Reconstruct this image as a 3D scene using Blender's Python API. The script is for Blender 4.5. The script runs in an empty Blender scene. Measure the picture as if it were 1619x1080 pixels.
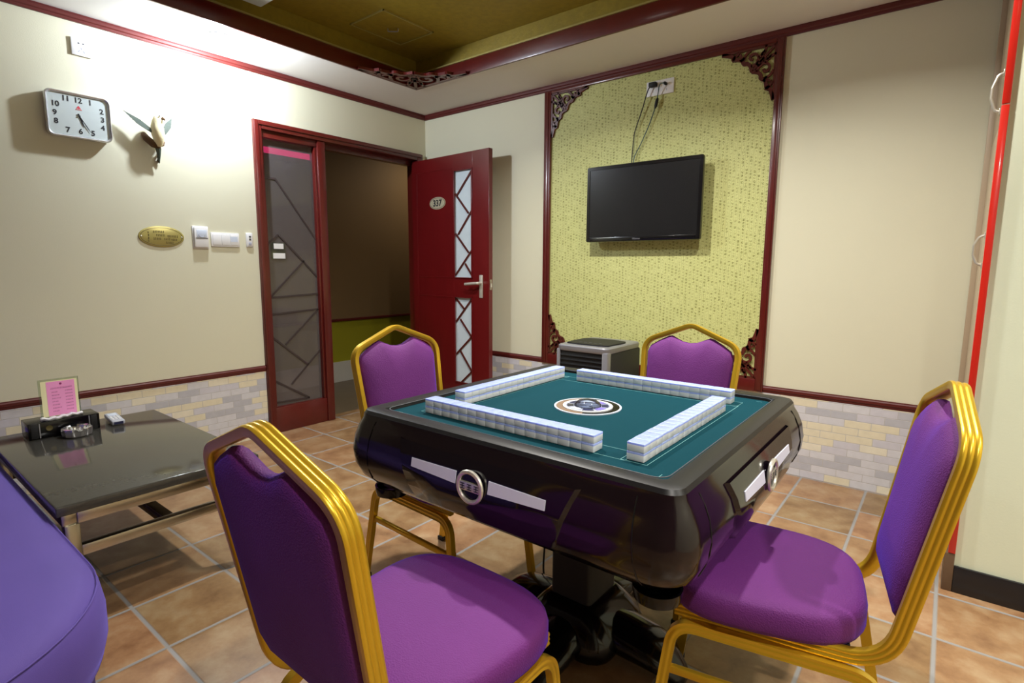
import bpy, bmesh, math, random
from mathutils import Vector, Matrix
random.seed(7)
SC = bpy.context.scene
COL = SC.collection
PI = math.pi

# ------------------------------------------------------------------ materials
def lin(c):
    out = []
    for v in c:
        v /= 255.0
        out.append(v / 12.92 if v <= 0.04045 else ((v + 0.055) / 1.055) ** 2.4)
    return (out[0], out[1], out[2], 1.0)

def pset(b, **kw):
    names = dict(color='Base Color', metal='Metallic', rough='Roughness', spec='Specular IOR Level', trans='Transmission Weight',
                 ior='IOR', coat='Coat Weight', coat_rough='Coat Roughness', sheen='Sheen Weight', sheen_tint='Sheen Tint',
                 sheen_rough='Sheen Roughness', alpha='Alpha', ecol='Emission Color', estr='Emission Strength')
    for k, v in kw.items():
        b.inputs[names[k]].default_value = v

def mat(name, rgb, rough=0.5, metal=0.0, var=0.06, vscale=6.0, bump=0.0, bscale=60.0, stretch=(1, 1, 1), **kw):
    """procedural principled material: base colour broken up by noise, optional bump"""
    m = bpy.data.materials.new(name); m.use_nodes = True
    nt = m.node_tree; N = nt.nodes; L = nt.links
    b = N['Principled BSDF']
    c = lin(rgb)
    pset(b, color=c, rough=rough, metal=metal, **kw)
    tc = N.new('ShaderNodeTexCoord'); mp = N.new('ShaderNodeMapping'); L.new(tc.outputs['Object'], mp.inputs[0])
    mp.inputs['Scale'].default_value = stretch
    if var > 0:
        nz = N.new('ShaderNodeTexNoise'); nz.inputs['Scale'].default_value = vscale; nz.inputs['Detail'].default_value = 4
        L.new(mp.outputs[0], nz.inputs['Vector'])
        mx = N.new('ShaderNodeMix'); mx.data_type = 'RGBA'
        mx.inputs[6].default_value = tuple(max(0, x * (1 - var)) for x in c[:3]) + (1,)
        mx.inputs[7].default_value = tuple(min(1, x * (1 + var)) for x in c[:3]) + (1,)
        L.new(nz.outputs[0], mx.inputs[0]); L.new(mx.outputs[2], b.inputs['Base Color'])
    if bump > 0:
        nb = N.new('ShaderNodeTexNoise'); nb.inputs['Scale'].default_value = bscale; nb.inputs['Detail'].default_value = 3
        L.new(mp.outputs[0], nb.inputs['Vector'])
        bp = N.new('ShaderNodeBump'); bp.inputs['Strength'].default_value = bump; bp.inputs['Distance'].default_value = 0.004
        L.new(nb.outputs[0], bp.inputs['Height']); L.new(bp.outputs[0], b.inputs['Normal'])
    return m

def math_node(N, L, op, a, b=None, c=None):
    n = N.new('ShaderNodeMath'); n.operation = op
    for i, v in enumerate((a, b, c)):
        if v is None: continue
        if isinstance(v, (int, float)): n.inputs[i].default_value = v
        else: L.new(v, n.inputs[i])
    return n.outputs[0]

def floor_mat():
    m = bpy.data.materials.new('terracotta_floor_tile'); m.use_nodes = True
    nt = m.node_tree; N = nt.nodes; L = nt.links; b = N['Principled BSDF']
    tc = N.new('ShaderNodeTexCoord'); sx = N.new('ShaderNodeSeparateXYZ'); L.new(tc.outputs['Object'], sx.inputs[0])
    P = 0.317
    u = math_node(N, L, 'DIVIDE', math_node(N, L, 'SUBTRACT', sx.outputs[0], 0.285), P)
    v = math_node(N, L, 'DIVIDE', math_node(N, L, 'SUBTRACT', sx.outputs[1], -0.018), P)
    fu = math_node(N, L, 'FRACT', math_node(N, L, 'ADD', u, 50.0)); fv = math_node(N, L, 'FRACT', math_node(N, L, 'ADD', v, 50.0))
    iu = math_node(N, L, 'FLOOR', u); iv = math_node(N, L, 'FLOOR', v)
    du = math_node(N, L, 'MINIMUM', fu, math_node(N, L, 'SUBTRACT', 1.0, fu))
    dv = math_node(N, L, 'MINIMUM', fv, math_node(N, L, 'SUBTRACT', 1.0, fv))
    d = math_node(N, L, 'MINIMUM', du, dv)
    mr = N.new('ShaderNodeMapRange'); mr.inputs[1].default_value = 0.012; mr.inputs[2].default_value = 0.026
    L.new(d, mr.inputs[0])                                       # 0 grout .. 1 tile
    cb = N.new('ShaderNodeCombineXYZ'); L.new(iu, cb.inputs[0]); L.new(iv, cb.inputs[1])
    wn = N.new('ShaderNodeTexWhiteNoise'); wn.noise_dimensions = '2D'; L.new(cb.outputs[0], wn.inputs['Vector'])
    # mottling, different for each tile
    off = N.new('ShaderNodeVectorMath'); off.operation = 'MULTIPLY_ADD'
    L.new(wn.outputs['Color'], off.inputs[0]); off.inputs[1].default_value = (9, 9, 9); L.new(tc.outputs['Object'], off.inputs[2])
    nz = N.new('ShaderNodeTexNoise'); nz.inputs['Scale'].default_value = 9; nz.inputs['Detail'].default_value = 6; nz.inputs['Roughness'].default_value = .62
    L.new(off.outputs[0], nz.inputs['Vector'])
    cr = N.new('ShaderNodeValToRGB'); e = cr.color_ramp.elements
    e[0].position = .30; e[0].color = lin((140, 100, 68)); e[1].position = .72; e[1].color = lin((190, 160, 124))
    k = cr.color_ramp.elements.new(.5); k.color = lin((170, 130, 92))
    L.new(nz.outputs[0], cr.inputs[0])
    hs = N.new('ShaderNodeHueSaturation'); L.new(cr.outputs[0], hs.inputs['Color'])
    L.new(math_node(N, L, 'MULTIPLY_ADD', wn.outputs['Value'], 0.26, 0.55), hs.inputs['Value'])
    L.new(math_node(N, L, 'MULTIPLY_ADD', wn.outputs['Value'], -0.016, 0.512), hs.inputs['Hue'])
    mx = N.new('ShaderNodeMix'); mx.data_type = 'RGBA'; L.new(mr.outputs[0], mx.inputs[0])
    mx.inputs[6].default_value = lin((138, 136, 134)); L.new(hs.outputs[0], mx.inputs[7])
    L.new(mx.outputs[2], b.inputs['Base Color'])
    L.new(math_node(N, L, 'MULTIPLY_ADD', mr.outputs[0], -0.38, 0.75), b.inputs['Roughness'])
    bp = N.new('ShaderNodeBump'); bp.inputs['Strength'].default_value = .5; bp.inputs['Distance'].default_value = .003
    L.new(math_node(N, L, 'MULTIPLY_ADD', nz.outputs[0], 0.25, mr.outputs[0]), bp.inputs['Height']); L.new(bp.outputs[0], b.inputs['Normal'])
    return m

def dado_mat(name, axis):
    """small pale wall tiles stepping diagonally in grey, cream and lilac; object x (or y) and z in metres"""
    m = bpy.data.materials.new(name); m.use_nodes = True
    nt = m.node_tree; N = nt.nodes; L = nt.links; b = N['Principled BSDF']
    tc = N.new('ShaderNodeTexCoord'); sx = N.new('ShaderNodeSeparateXYZ'); L.new(tc.outputs['Object'], sx.inputs[0])
    h = math_node(N, L, 'ADD', sx.outputs[axis], 20.0)
    v = math_node(N, L, 'DIVIDE', sx.outputs[2], 0.0417)
    iv = math_node(N, L, 'FLOOR', v)
    u = math_node(N, L, 'ADD', math_node(N, L, 'DIVIDE', h, 0.125), math_node(N, L, 'MULTIPLY', iv, -0.45))
    iu = math_node(N, L, 'FLOOR', u)
    fu = math_node(N, L, 'FRACT', u); fv = math_node(N, L, 'FRACT', v)
    du = math_node(N, L, 'MULTIPLY', math_node(N, L, 'MINIMUM', fu, math_node(N, L, 'SUBTRACT', 1.0, fu)), 3.0)
    dv = math_node(N, L, 'MINIMUM', fv, math_node(N, L, 'SUBTRACT', 1.0, fv))
    d = math_node(N, L, 'MINIMUM', du, dv)
    mr = N.new('ShaderNodeMapRange'); mr.inputs[1].default_value = 0.015; mr.inputs[2].default_value = 0.05; L.new(d, mr.inputs[0])
    # diagonal runs: u shifted with the row, quantised coarsely
    diag = math_node(N, L, 'ADD', iu, 0.0)
    cb = N.new('ShaderNodeCombineXYZ'); L.new(iu, cb.inputs[0]); L.new(iv, cb.inputs[1])
    wn = N.new('ShaderNodeTexWhiteNoise'); wn.noise_dimensions = '2D'; L.new(cb.outputs[0], wn.inputs['Vector'])
    cd = N.new('ShaderNodeCombineXYZ')
    L.new(math_node(N, L, 'MULTIPLY', diag, .83), cd.inputs[0]); L.new(math_node(N, L, 'MULTIPLY', iv, .33), cd.inputs[1])
    nz = N.new('ShaderNodeTexNoise'); nz.inputs['Scale'].default_value = .9; nz.inputs['Detail'].default_value = 1; L.new(cd.outputs[0], nz.inputs['Vector'])
    t = math_node(N, L, 'ADD', math_node(N, L, 'MULTIPLY', nz.outputs[0], 0.93), math_node(N, L, 'MULTIPLY', wn.outputs['Value'], 0.07))
    cr = N.new('ShaderNodeValToRGB'); cr.color_ramp.interpolation = 'CONSTANT'
    e = cr.color_ramp.elements
    e[0].position = 0; e[0].color = lin((184, 184, 190)); e[1].position = .42; e[1].color = lin((208, 207, 211))
    for p_, c_ in ((.48, (222, 213, 186)), (.55, (202, 200, 207)), (.60, (226, 219, 198)), (.66, (190, 186, 192))):
        k = cr.color_ramp.elements.new(p_); k.color = lin(c_)
    L.new(t, cr.inputs[0])
    n2 = N.new('ShaderNodeTexNoise'); n2.inputs['Scale'].default_value = 30; n2.inputs['Detail'].default_value = 4; L.new(tc.outputs['Object'], n2.inputs['Vector'])
    hs = N.new('ShaderNodeHueSaturation'); L.new(cr.outputs[0], hs.inputs['Color']); L.new(math_node(N, L, 'MULTIPLY_ADD', n2.outputs[0], .22, .9), hs.inputs['Value'])
    mx = N.new('ShaderNodeMix'); mx.data_type = 'RGBA'; L.new(mr.outputs[0], mx.inputs[0])
    mx.inputs[6].default_value = lin((186, 183, 180)); L.new(hs.outputs[0], mx.inputs[7]); L.new(mx.outputs[2], b.inputs['Base Color'])
    b.inputs['Roughness'].default_value = .35
    bp = N.new('ShaderNodeBump'); bp.inputs['Strength'].default_value = .35; bp.inputs['Distance'].default_value = .002
    L.new(mr.outputs[0], bp.inputs['Height']); L.new(bp.outputs[0], b.inputs['Normal'])
    return m

def wallpaper_mat():
    """yellow-green paper printed with columns of small brush characters"""
    m = bpy.data.materials.new('calligraphy_wallpaper'); m.use_nodes = True
    nt = m.node_tree; N = nt.nodes; L = nt.links; b = N['Principled BSDF']
    tc = N.new('ShaderNodeTexCoord'); sx = N.new('ShaderNodeSeparateXYZ'); L.new(tc.outputs['Object'], sx.inputs[0])
    u = math_node(N, L, 'DIVIDE', math_node(N, L, 'ADD', sx.outputs[0], 10), 0.0235)
    v = math_node(N, L, 'DIVIDE', math_node(N, L, 'ADD', sx.outputs[2], 10), 0.019)
    iu = math_node(N, L, 'FLOOR', u)
    v2 = math_node(N, L, 'ADD', v, math_node(N, L, 'MULTIPLY', iu, 0.37))
    iv = math_node(N, L, 'FLOOR', v2)
    fu = math_node(N, L, 'FRACT', u); fv = math_node(N, L, 'FRACT', v2)
    cb = N.new('ShaderNodeCombineXYZ'); L.new(iu, cb.inputs[0]); L.new(iv, cb.inputs[1])
    wn = N.new('ShaderNodeTexWhiteNoise'); wn.noise_dimensions = '2D'; L.new(cb.outputs[0], wn.inputs['Vector'])
    cu = math_node(N, L, 'ABSOLUTE', math_node(N, L, 'SUBTRACT', fu, .5)); cv = math_node(N, L, 'ABSOLUTE', math_node(N, L, 'SUBTRACT', fv, .5))
    inside = math_node(N, L, 'MULTIPLY', math_node(N, L, 'LESS_THAN', cu, .27), math_node(N, L, 'LESS_THAN', cv, .36))
    nz = N.new('ShaderNodeTexNoise'); nz.inputs['Scale'].default_value = 230; nz.inputs['Detail'].default_value = 2; L.new(tc.outputs['Object'], nz.inputs['Vector'])
    thr = math_node(N, L, 'MULTIPLY_ADD', wn.outputs['Value'], -0.14, 0.59)
    ink = math_node(N, L, 'MULTIPLY', inside, math_node(N, L, 'GREATER_THAN', nz.outputs[0], thr))
    line = math_node(N, L, 'MULTIPLY', math_node(N, L, 'GREATER_THAN', cu, .44), 0.34)
    amt = math_node(N, L, 'MINIMUM', math_node(N, L, 'ADD', math_node(N, L, 'MULTIPLY', ink, .85), line), 1.0)
    n2 = N.new('ShaderNodeTexNoise'); n2.inputs['Scale'].default_value = 3; L.new(tc.outputs['Object'], n2.inputs['Vector'])
    base = N.new('ShaderNodeMix'); base.data_type = 'RGBA'; base.inputs[6].default_value = lin((196, 198, 126)); base.inputs[7].default_value = lin((204, 206, 140)); L.new(n2.outputs[0], base.inputs[0])
    mx = N.new('ShaderNodeMix'); mx.data_type = 'RGBA'; L.new(amt, mx.inputs[0]); L.new(base.outputs[2], mx.inputs[6])
    mx.inputs[7].default_value = lin((110, 108, 38)); L.new(mx.outputs[2], b.inputs['Base Color'])
    b.inputs['Roughness'].default_value = .6
    return m

def weave_mat(name, rgb, sheen_col, scale=320, bump=.35, var=.12):
    m = mat(name, rgb, rough=.75, var=var, vscale=5, sheen=.4, sheen_rough=.35, sheen_tint=lin(sheen_col))
    nt = m.node_tree; N = nt.nodes; L = nt.links; b = N['Principled BSDF']
    tc = N.new('ShaderNodeTexCoord')
    vo = N.new('ShaderNodeTexVoronoi'); vo.inputs['Scale'].default_value = scale; L.new(tc.outputs['Object'], vo.inputs['Vector'])
    bp = N.new('ShaderNodeBump'); bp.inputs['Strength'].default_value = bump; bp.inputs['Distance'].default_value = .002
    L.new(vo.outputs['Distance'], bp.inputs['Height']); L.new(bp.outputs[0], b.inputs['Normal'])
    return m

def emit(name, rgb, s):
    m = bpy.data.materials.new(name); m.use_nodes = True
    b = m.node_tree.nodes['Principled BSDF']; pset(b, color=lin(rgb), ecol=lin(rgb), estr=s, rough=.4)
    return m

M = dict(
    wall=mat('cream_wallpaper', (215, 212, 186), .55, var=.025, vscale=2, bump=.08, bscale=180),
    wall_green=mat('pale_green_wall_paint', (214, 220, 196), .6, var=.02, bump=.06, bscale=140),
    ceil=mat('white_ceiling_paint', (228, 226, 222), .8, var=.02),
    gold_ceil=mat('gold_foil_ceiling', (142, 122, 34), .5, metal=.2, var=.3, vscale=26, bump=.3, bscale=60),
    red=mat('red_lacquered_wood', (88, 20, 16), .32, var=.22, vscale=5, stretch=(3, 3, .4), coat=.4, coat_rough=.15),
    red_trim=mat('dark_red_trim', (88, 26, 22), .45, var=.15, vscale=8),
    red_door=mat('red_door_lacquer', (100, 14, 16), .32, var=.18, vscale=4, stretch=(4, 4, .5), coat=.35, coat_rough=.2),
    red_bright=mat('bright_red_edge_trim', (196, 34, 22), .3, var=.12, vscale=9, coat=.5, coat_rough=.1),
    fret=mat('carved_dark_wood', (84, 28, 18), .4, var=.2, vscale=20),
    paper=wallpaper_mat(), floor=floor_mat(),
    dado_b=dado_mat('wall_tile_dado_x', 0), dado_l=dado_mat('wall_tile_dado_y', 1),
    black_base=mat('black_skirting_tile', (24, 24, 28), .3, var=.1),
    gold=mat('gold_chair_frame', (212, 172, 44), .3, metal=.62, var=.08, vscale=10),
    purple=weave_mat('purple_chair_fabric', (98, 26, 108), (50, 56, 255)),
    velvet=weave_mat('violet_sofa_velvet', (86, 66, 146), (140, 130, 255), scale=700, bump=.1, var=.1),
    velvet_dark=weave_mat('dark_violet_sofa_base', (50, 34, 84), (90, 80, 200), scale=700, bump=.1),
    aubergine=mat('aubergine_gloss_plastic', (22, 12, 17), .16, var=.15, vscale=3, coat=.25, coat_rough=.06, spec=.4),
    aub_panel=mat('black_gloss_panel', (14, 8, 17), .12, var=.1, coat=.3, coat_rough=.05, spec=.4),
    rim=mat('dark_grey_table_rim', (20, 19, 20), .4, var=.1, spec=.4),
    felt=mat('teal_table_felt', (0, 56, 66), .95, var=.05, vscale=40, spec=.15, bump=.15, bscale=500),
    felt_line=mat('pale_felt_marking', (110, 164, 164), .8, var=.03),
    black_gloss=mat('black_gloss', (8, 8, 10), .14, var=.1, spec=.4),
    black=mat('matt_black_plastic', (16, 16, 18), .6, var=.1),
    black_in=mat('dark_ink', (26, 26, 30), .7, var=.1),
    chrome=mat('chrome', (226, 222, 210), .28, metal=.7, var=.04),
    steel=mat('brushed_steel', (190, 184, 170), .22, metal=1, var=.08, vscale=12, stretch=(1, 1, .1)),
    silver=mat('silver_plastic', (140, 140, 146), .35, metal=.4, var=.04),
    strip=mat('satin_silver_strip', (220, 222, 240), .5, metal=0, var=.03),
    tile_w=mat('white_tile_face', (244, 247, 253), .3, var=.02),
    tile_b=mat('pale_blue_tile_back', (168, 184, 244), .28, var=.02),
    granite=mat('black_granite', (64, 62, 57), .09, var=.18, vscale=90),
    white=mat('white_plastic', (232, 232, 232), .4, var=.02),
    grey=mat('grey_plastic', (170, 172, 182), .45, var=.05),
    dgrey=mat('dark_grey_plastic', (70, 72, 78), .5, var=.05),
    brass_silver=mat('pale_silver_brass', (206, 198, 168), .4, metal=.3, var=.06), brass=mat('pale_brass_plate', (176, 164, 98), .35, metal=.45, var=.12, vscale=14),
    ink_brown=mat('brown_engraving', (84, 74, 34), .6, var=.1),
    frosted=mat('frosted_pane', (206, 220, 226), .6, var=.06, vscale=12),
    glass=None,
    tv=mat('dark_tv_screen', (26, 26, 27), .22, var=.05),
    tv_frame=mat('glossy_black_tv_frame', (12, 12, 14), .18, var=.05, coat=.6, coat_rough=.1),
    pink=mat('pink_paper', (252, 164, 218), .7, var=.06, vscale=14),
    cream=mat('cream_card', (242, 238, 190), .6, var=.04),
    magenta=mat('magenta_ink', (150, 40, 110), .7, var=.1),
    clockface=mat('pale_clock_face', (196, 206, 204), .5, var=.02),
    red_ink=mat('red_logo_ink', (206, 60, 74), .6, var=.05),
    bird_y=mat('pale_yellow_feathers', (244, 230, 184), .7, var=.15, vscale=30, bump=.4, bscale=90),
    bird_w=mat('grey_green_feathers', (78, 90, 80), .6, var=.25, vscale=40, bump=.4, bscale=90),
    twig=mat('brown_twig', (92, 62, 28), .7, var=.25, vscale=30, bump=.5, bscale=60),
    cable=mat('black_cable', (22, 22, 24), .5, var=.1), cable_g=mat('green_grey_cable', (58, 86, 88), .5, var=.1),
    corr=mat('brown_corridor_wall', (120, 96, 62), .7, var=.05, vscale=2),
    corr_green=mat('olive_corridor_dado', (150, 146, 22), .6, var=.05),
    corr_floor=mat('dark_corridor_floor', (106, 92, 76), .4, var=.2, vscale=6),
    skirting=mat('pale_corridor_skirting', (196, 194, 186), .5, var=.05),
    cupboard=mat('beige_wardrobe_laminate', (178, 158, 132), .4, var=.05, vscale=3),
    plinth=mat('brown_wardrobe_plinth', (96, 74, 54), .5, var=.1),
    dial_reflection=mat('brown_dial_reflection', (120, 96, 74), .5, var=.1), navy=mat('navy_dial', (28, 32, 72), .4, var=.1), violet=mat('violet_dial', (120, 108, 190), .4, var=.1),
    ice=mat('pale_ice_plastic', (206, 216, 232), .3, var=.05),
    led=emit('magenta_led_strip', (230, 2, 120), 3.0),
    lamp=emit('lamp_diffuser', (255, 252, 244), 8.0),
    lamp_off=mat('grey_lamp_cover', (150, 148, 140), .5, var=.04),
    rear_wall=mat('dark_brown_unseen_wall', (96, 78, 62), .6, var=.2, vscale=4, stretch=(3, 3, .3)),  # unseen wall, finish made dark so the glossy table reflects less light
    clock_silver=mat('bright_silver_case', (206, 206, 208), .22, metal=.7, var=.03), satin=mat('satin_steel_handle', (204, 200, 188), .35, metal=.35, var=.04), dial_grey=mat('blue_grey_dial', (150, 156, 176), .4, var=.1), lattice_brown=mat('dim_brown_lattice', (58, 46, 44), .6, var=.1), ash_chrome=mat('polished_ashtray_metal', (214, 214, 218), .12, metal=.9, var=.03), charcoal=mat('charcoal_plastic', (26, 26, 28), .6, var=.06),
    rug=mat('rubber_foot', (30, 28, 28), .8, var=.1),
)
def glass_mat(name, rgb, rough=.02, mixf=.25, kind='tint'):
    m = bpy.data.materials.new(name); m.use_nodes = True
    nt = m.node_tree; N = nt.nodes; L = nt.links
    for n in list(N):
        if n.type != 'OUTPUT_MATERIAL': N.remove(n)
    out = [n for n in N if n.type == 'OUTPUT_MATERIAL'][0]
    t = N.new('ShaderNodeBsdfTransparent'); t.inputs[0].default_value = lin(rgb)
    g = N.new('ShaderNodeBsdfGlossy'); g.inputs['Roughness'].default_value = rough
    f = N.new('ShaderNodeFresnel'); f.inputs[0].default_value = 1.5
    s = N.new('ShaderNodeMixShader'); L.new(f.outputs[0], s.inputs[0]); L.new(t.outputs[0], s.inputs[1]); L.new(g.outputs[0], s.inputs[2])
    d = N.new('ShaderNodeBsdfDiffuse'); d.inputs[0].default_value = lin((150, 142, 140))
    nz = N.new('ShaderNodeTexNoise'); nz.inputs['Scale'].default_value = 3
    mul = N.new('ShaderNodeMath'); mul.operation = 'MULTIPLY_ADD'; L.new(nz.outputs[0], mul.inputs[0]); mul.inputs[1].default_value = .04; mul.inputs[2].default_value = mixf
    s2 = N.new('ShaderNodeMixShader'); L.new(mul.outputs[0], s2.inputs[0]); L.new(s.outputs[0], s2.inputs[1]); L.new(d.outputs[0], s2.inputs[2])
    L.new(s2.outputs[0], out.inputs[0])
    return m
for _k in ('tile_w', 'tile_b'):
    _b = M[_k].node_tree.nodes['Principled BSDF']; _b.inputs['Subsurface Weight'].default_value = .85; _b.inputs['Subsurface Scale'].default_value = .006; _b.inputs['Subsurface Radius'].default_value = (1, 1, 1)
M['glass'] = glass_mat('smoky_sidelight_glass', (206, 198, 198), .05, .27)
M['clear'] = glass_mat('clear_acrylic', (236, 244, 232), .02, .06)
M['dome'] = glass_mat('clear_dome', (236, 242, 250), .03, .05)

# ------------------------------------------------------------------ mesh helpers
def fillet(pts, r, n=6):
    """round the inner corners of a polyline (r: one radius or a list)"""
    P = [Vector(p) for p in pts]; out = [P[0]]
    for i in range(1, len(P) - 1):
        a, b, c = P[i - 1], P[i], P[i + 1]
        rr = r[i - 1] if isinstance(r, (list, tuple)) else r
        d1 = (a - b); d2 = (c - b); l1, l2 = d1.length, d2.length; d1.normalize(); d2.normalize()
        ang = d1.angle(d2)
        if rr <= 0 or ang > PI - 1e-3: out.append(b); continue
        t = min(rr / math.tan(ang / 2), l1 * .48, l2 * .48)
        p1, p2 = b + d1 * t, b + d2 * t
        for k in range(n + 1):
            s = k / n
            out.append((1 - s) ** 2 * p1 + 2 * s * (1 - s) * b + s * s * p2)
    out.append(P[-1]); return out

def smooth(pts, n=6):
    """Catmull-Rom through points"""
    P = [Vector(p) for p in pts]; Q = [2 * P[0] - P[1]] + P + [2 * P[-1] - P[-2]]; out = []
    for i in range(1, len(Q) - 2):
        for k in range(n):
            t = k / n; a, b, c, d = Q[i - 1], Q[i], Q[i + 1], Q[i + 2]
            out.append(.5 * ((2 * b) + (c - a) * t + (2 * a - 5 * b + 4 * c - d) * t * t + (3 * b - a - 3 * c + d) * t ** 3))
    out.append(P[-1]); return out

def smooth_poly(pts):
    P = [Vector(p) for p in pts]; n = len(P); out = []
    for i in range(n):
        a, b, c, d = P[i - 1], P[i], P[(i + 1) % n], P[(i + 2) % n]
        for k in range(5):
            t = k / 5; q = .5 * ((2 * b) + (c - a) * t + (2 * a - 5 * b + 4 * c - d) * t * t + (3 * b - a - 3 * c + d) * t ** 3); out.append((q.x, q.y))
    return out

def rrect(hx, hy, r, n=5, cx=0, cy=0):
    pts = []
    for sx, sy, a0 in ((1, 1, 0), (-1, 1, 90), (-1, -1, 180), (1, -1, 270)):
        for k in range(n + 1):
            a = math.radians(a0 + 90 * k / n)
            pts.append((cx + sx * (hx - r) + r * math.cos(a), cy + sy * (hy - r) + r * math.sin(a)))
    return pts

class MB:
    def __init__(s): s.bm = bmesh.new(); s.mats = []
    def mi(s, m):
        if m is None: return 0
        if m not in s.mats: s.mats.append(m)
        return s.mats.index(m)
    def box(s, x0, x1, y0, y1, z0, z1, m=None, bev=0.0, mtx=None, seg=2):
        r = bmesh.ops.create_cube(s.bm, size=1)
        vs = r['verts']; T = Matrix.Translation(((x0 + x1) / 2, (y0 + y1) / 2, (z0 + z1) / 2)) @ Matrix.Diagonal((abs(x1 - x0), abs(y1 - y0), abs(z1 - z0), 1))
        if mtx is not None: T = mtx @ T
        bmesh.ops.transform(s.bm, matrix=T, verts=vs)
        fs = set(f for v in vs for f in v.link_faces)
        i = s.mi(m)
        for f in fs: f.material_index = i
        if bev > 0:
            es = list(set(e for v in vs for e in v.link_edges))
            res = bmesh.ops.bevel(s.bm, geom=es, offset=bev, segments=seg, affect='EDGES', profile=.5)
            for f in res['faces']: f.material_index = i
        return s
    def loft(s, rings, m=None, closed=True, cap0=True, cap1=True):
        i = s.mi(m); R = [[s.bm.verts.new(p) for p in ring] for ring in rings]; n = len(R[0])
        for a, b in zip(R, R[1:]):
            for k in range(n if closed else n - 1):
                f = s.bm.faces.new((a[k], a[(k + 1) % n], b[(k + 1) % n], b[k])); f.material_index = i
        if cap0: f = s.bm.faces.new(list(reversed(R[0]))); f.material_index = i
        if cap1: f = s.bm.faces.new(R[-1]); f.material_index = i
        return s
    def sweep(s, path, sec, u0, m=None, closed=False):
        """sec: 2D outline (u,v); u0: starting u direction, carried along the path"""
        P = [Vector(p) for p in path]; n = len(P); rings = []
        T = []
        for k in range(n):
            a = P[k - 1] if (k or closed) else P[k]; b = P[(k + 1) % n] if (k < n - 1 or closed) else P[k]
            t = (b - a)
            T.append(t.normalized())
        u = Vector(u0); u = (u - T[0] * u.dot(T[0])).normalized()
        for k in range(n):
            if k:
                q = T[k - 1].rotation_difference(T[k]); u = q @ u
                u = (u - T[k] * u.dot(T[k])).normalized()
            v = T[k].cross(u)
            rings.append([P[k] + u * a + v * b for a, b in sec])
        if closed: rings.append([p.copy() for p in rings[0]])
        s.loft(rings, m, True, not closed, not closed)
        return s
    def tube(s, path, r, m=None, n=10, closed=False, u0=None):
        d = (Vector(path[1]) - Vector(path[0])).normalized()
        u = u0 or (Vector((0, 0, 1)) if abs(d.z) < .9 else Vector((1, 0, 0)))
        if not isinstance(r, (list, tuple)):
            return s.sweep(path, [(r * math.cos(2 * PI * k / n), r * math.sin(2 * PI * k / n)) for k in range(n)], u, m, closed)
        P = [Vector(p) for p in path]; rings = []; u = Vector(u); tp = None
        for k, p in enumerate(P):
            t = (P[min(k + 1, len(P) - 1)] - P[max(k - 1, 0)]).normalized()
            if tp is not None: u = tp.rotation_difference(t) @ u
            u = (u - t * u.dot(t)).normalized(); v = t.cross(u); tp = t
            rings.append([p + (u * math.cos(2 * PI * j / n) + v * math.sin(2 * PI * j / n)) * r[k] for j in range(n)])
        return s.loft(rings, m)
    def lathe(s, prof, m=None, n=28, mtx=None):
        """profile (r,z) about local z"""
        X = mtx or Matrix.Identity(4)
        rings = [[X @ Vector((max(r, 1e-4) * math.cos(2 * PI * k / n), max(r, 1e-4) * math.sin(2 * PI * k / n), z)) for k in range(n)] for r, z in prof]
        return s.loft(rings, m)
    def prism(s, poly, f, d0, d1, m=None):
        """poly: 2D outline; f(u,v,d) -> 3D point"""
        return s.loft([[f(u, v, d0) for u, v in poly], [f(u, v, d1) for u, v in poly]], m)
    def ball(s, c, rx, ry, rz, m=None, n=14, mtx=None):
        prof = [(math.sin(PI * k / n), -math.cos(PI * k / n)) for k in range(n + 1)]
        X = Matrix.Translation(c) @ (mtx or Matrix.Identity(4)) @ Matrix.Diagonal((rx, ry, rz, 1))
        return s.lathe(prof, m, 2 * n, X)
    def text(s, t, size, mtx, m=None, depth=.0006, align='CENTER', bold=0.0):
        cu = bpy.data.curves.new('t', 'FONT'); cu.body = t; cu.size = size; cu.extrude = depth; cu.align_x = align; cu.align_y = 'CENTER'; cu.resolution_u = 3; cu.offset = bold
        ob = bpy.data.objects.new('t', cu); COL.objects.link(ob)
        dg = bpy.context.evaluated_depsgraph_get(); me = bpy.data.meshes.new_from_object(ob.evaluated_get(dg))
        nf = len(s.bm.faces); nv = len(s.bm.verts); me.transform(mtx); s.bm.from_mesh(me); s.bm.faces.ensure_lookup_table()
        i = s.mi(m)
        for f in s.bm.faces[nf:]: f.material_index = i
        bpy.data.objects.remove(ob); bpy.data.curves.remove(cu); bpy.data.meshes.remove(me)
        return s
    def build(s, name, parent=None, angle=35, m=None, flat=False):
        if m is not None and not s.mats: s.mats = [m]
        bmesh.ops.recalc_face_normals(s.bm, faces=s.bm.faces)
        me = bpy.data.meshes.new(name); s.bm.to_mesh(me); s.bm.free()
        for mm in s.mats: me.materials.append(M[mm])
        if not flat:
            me.polygons.foreach_set('use_smooth', [True] * len(me.polygons)); me.set_sharp_from_angle(angle=math.radians(angle))
        o = bpy.data.objects.new(name, me); COL.objects.link(o)
        if parent is not None: o.parent = parent
        return o

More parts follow.
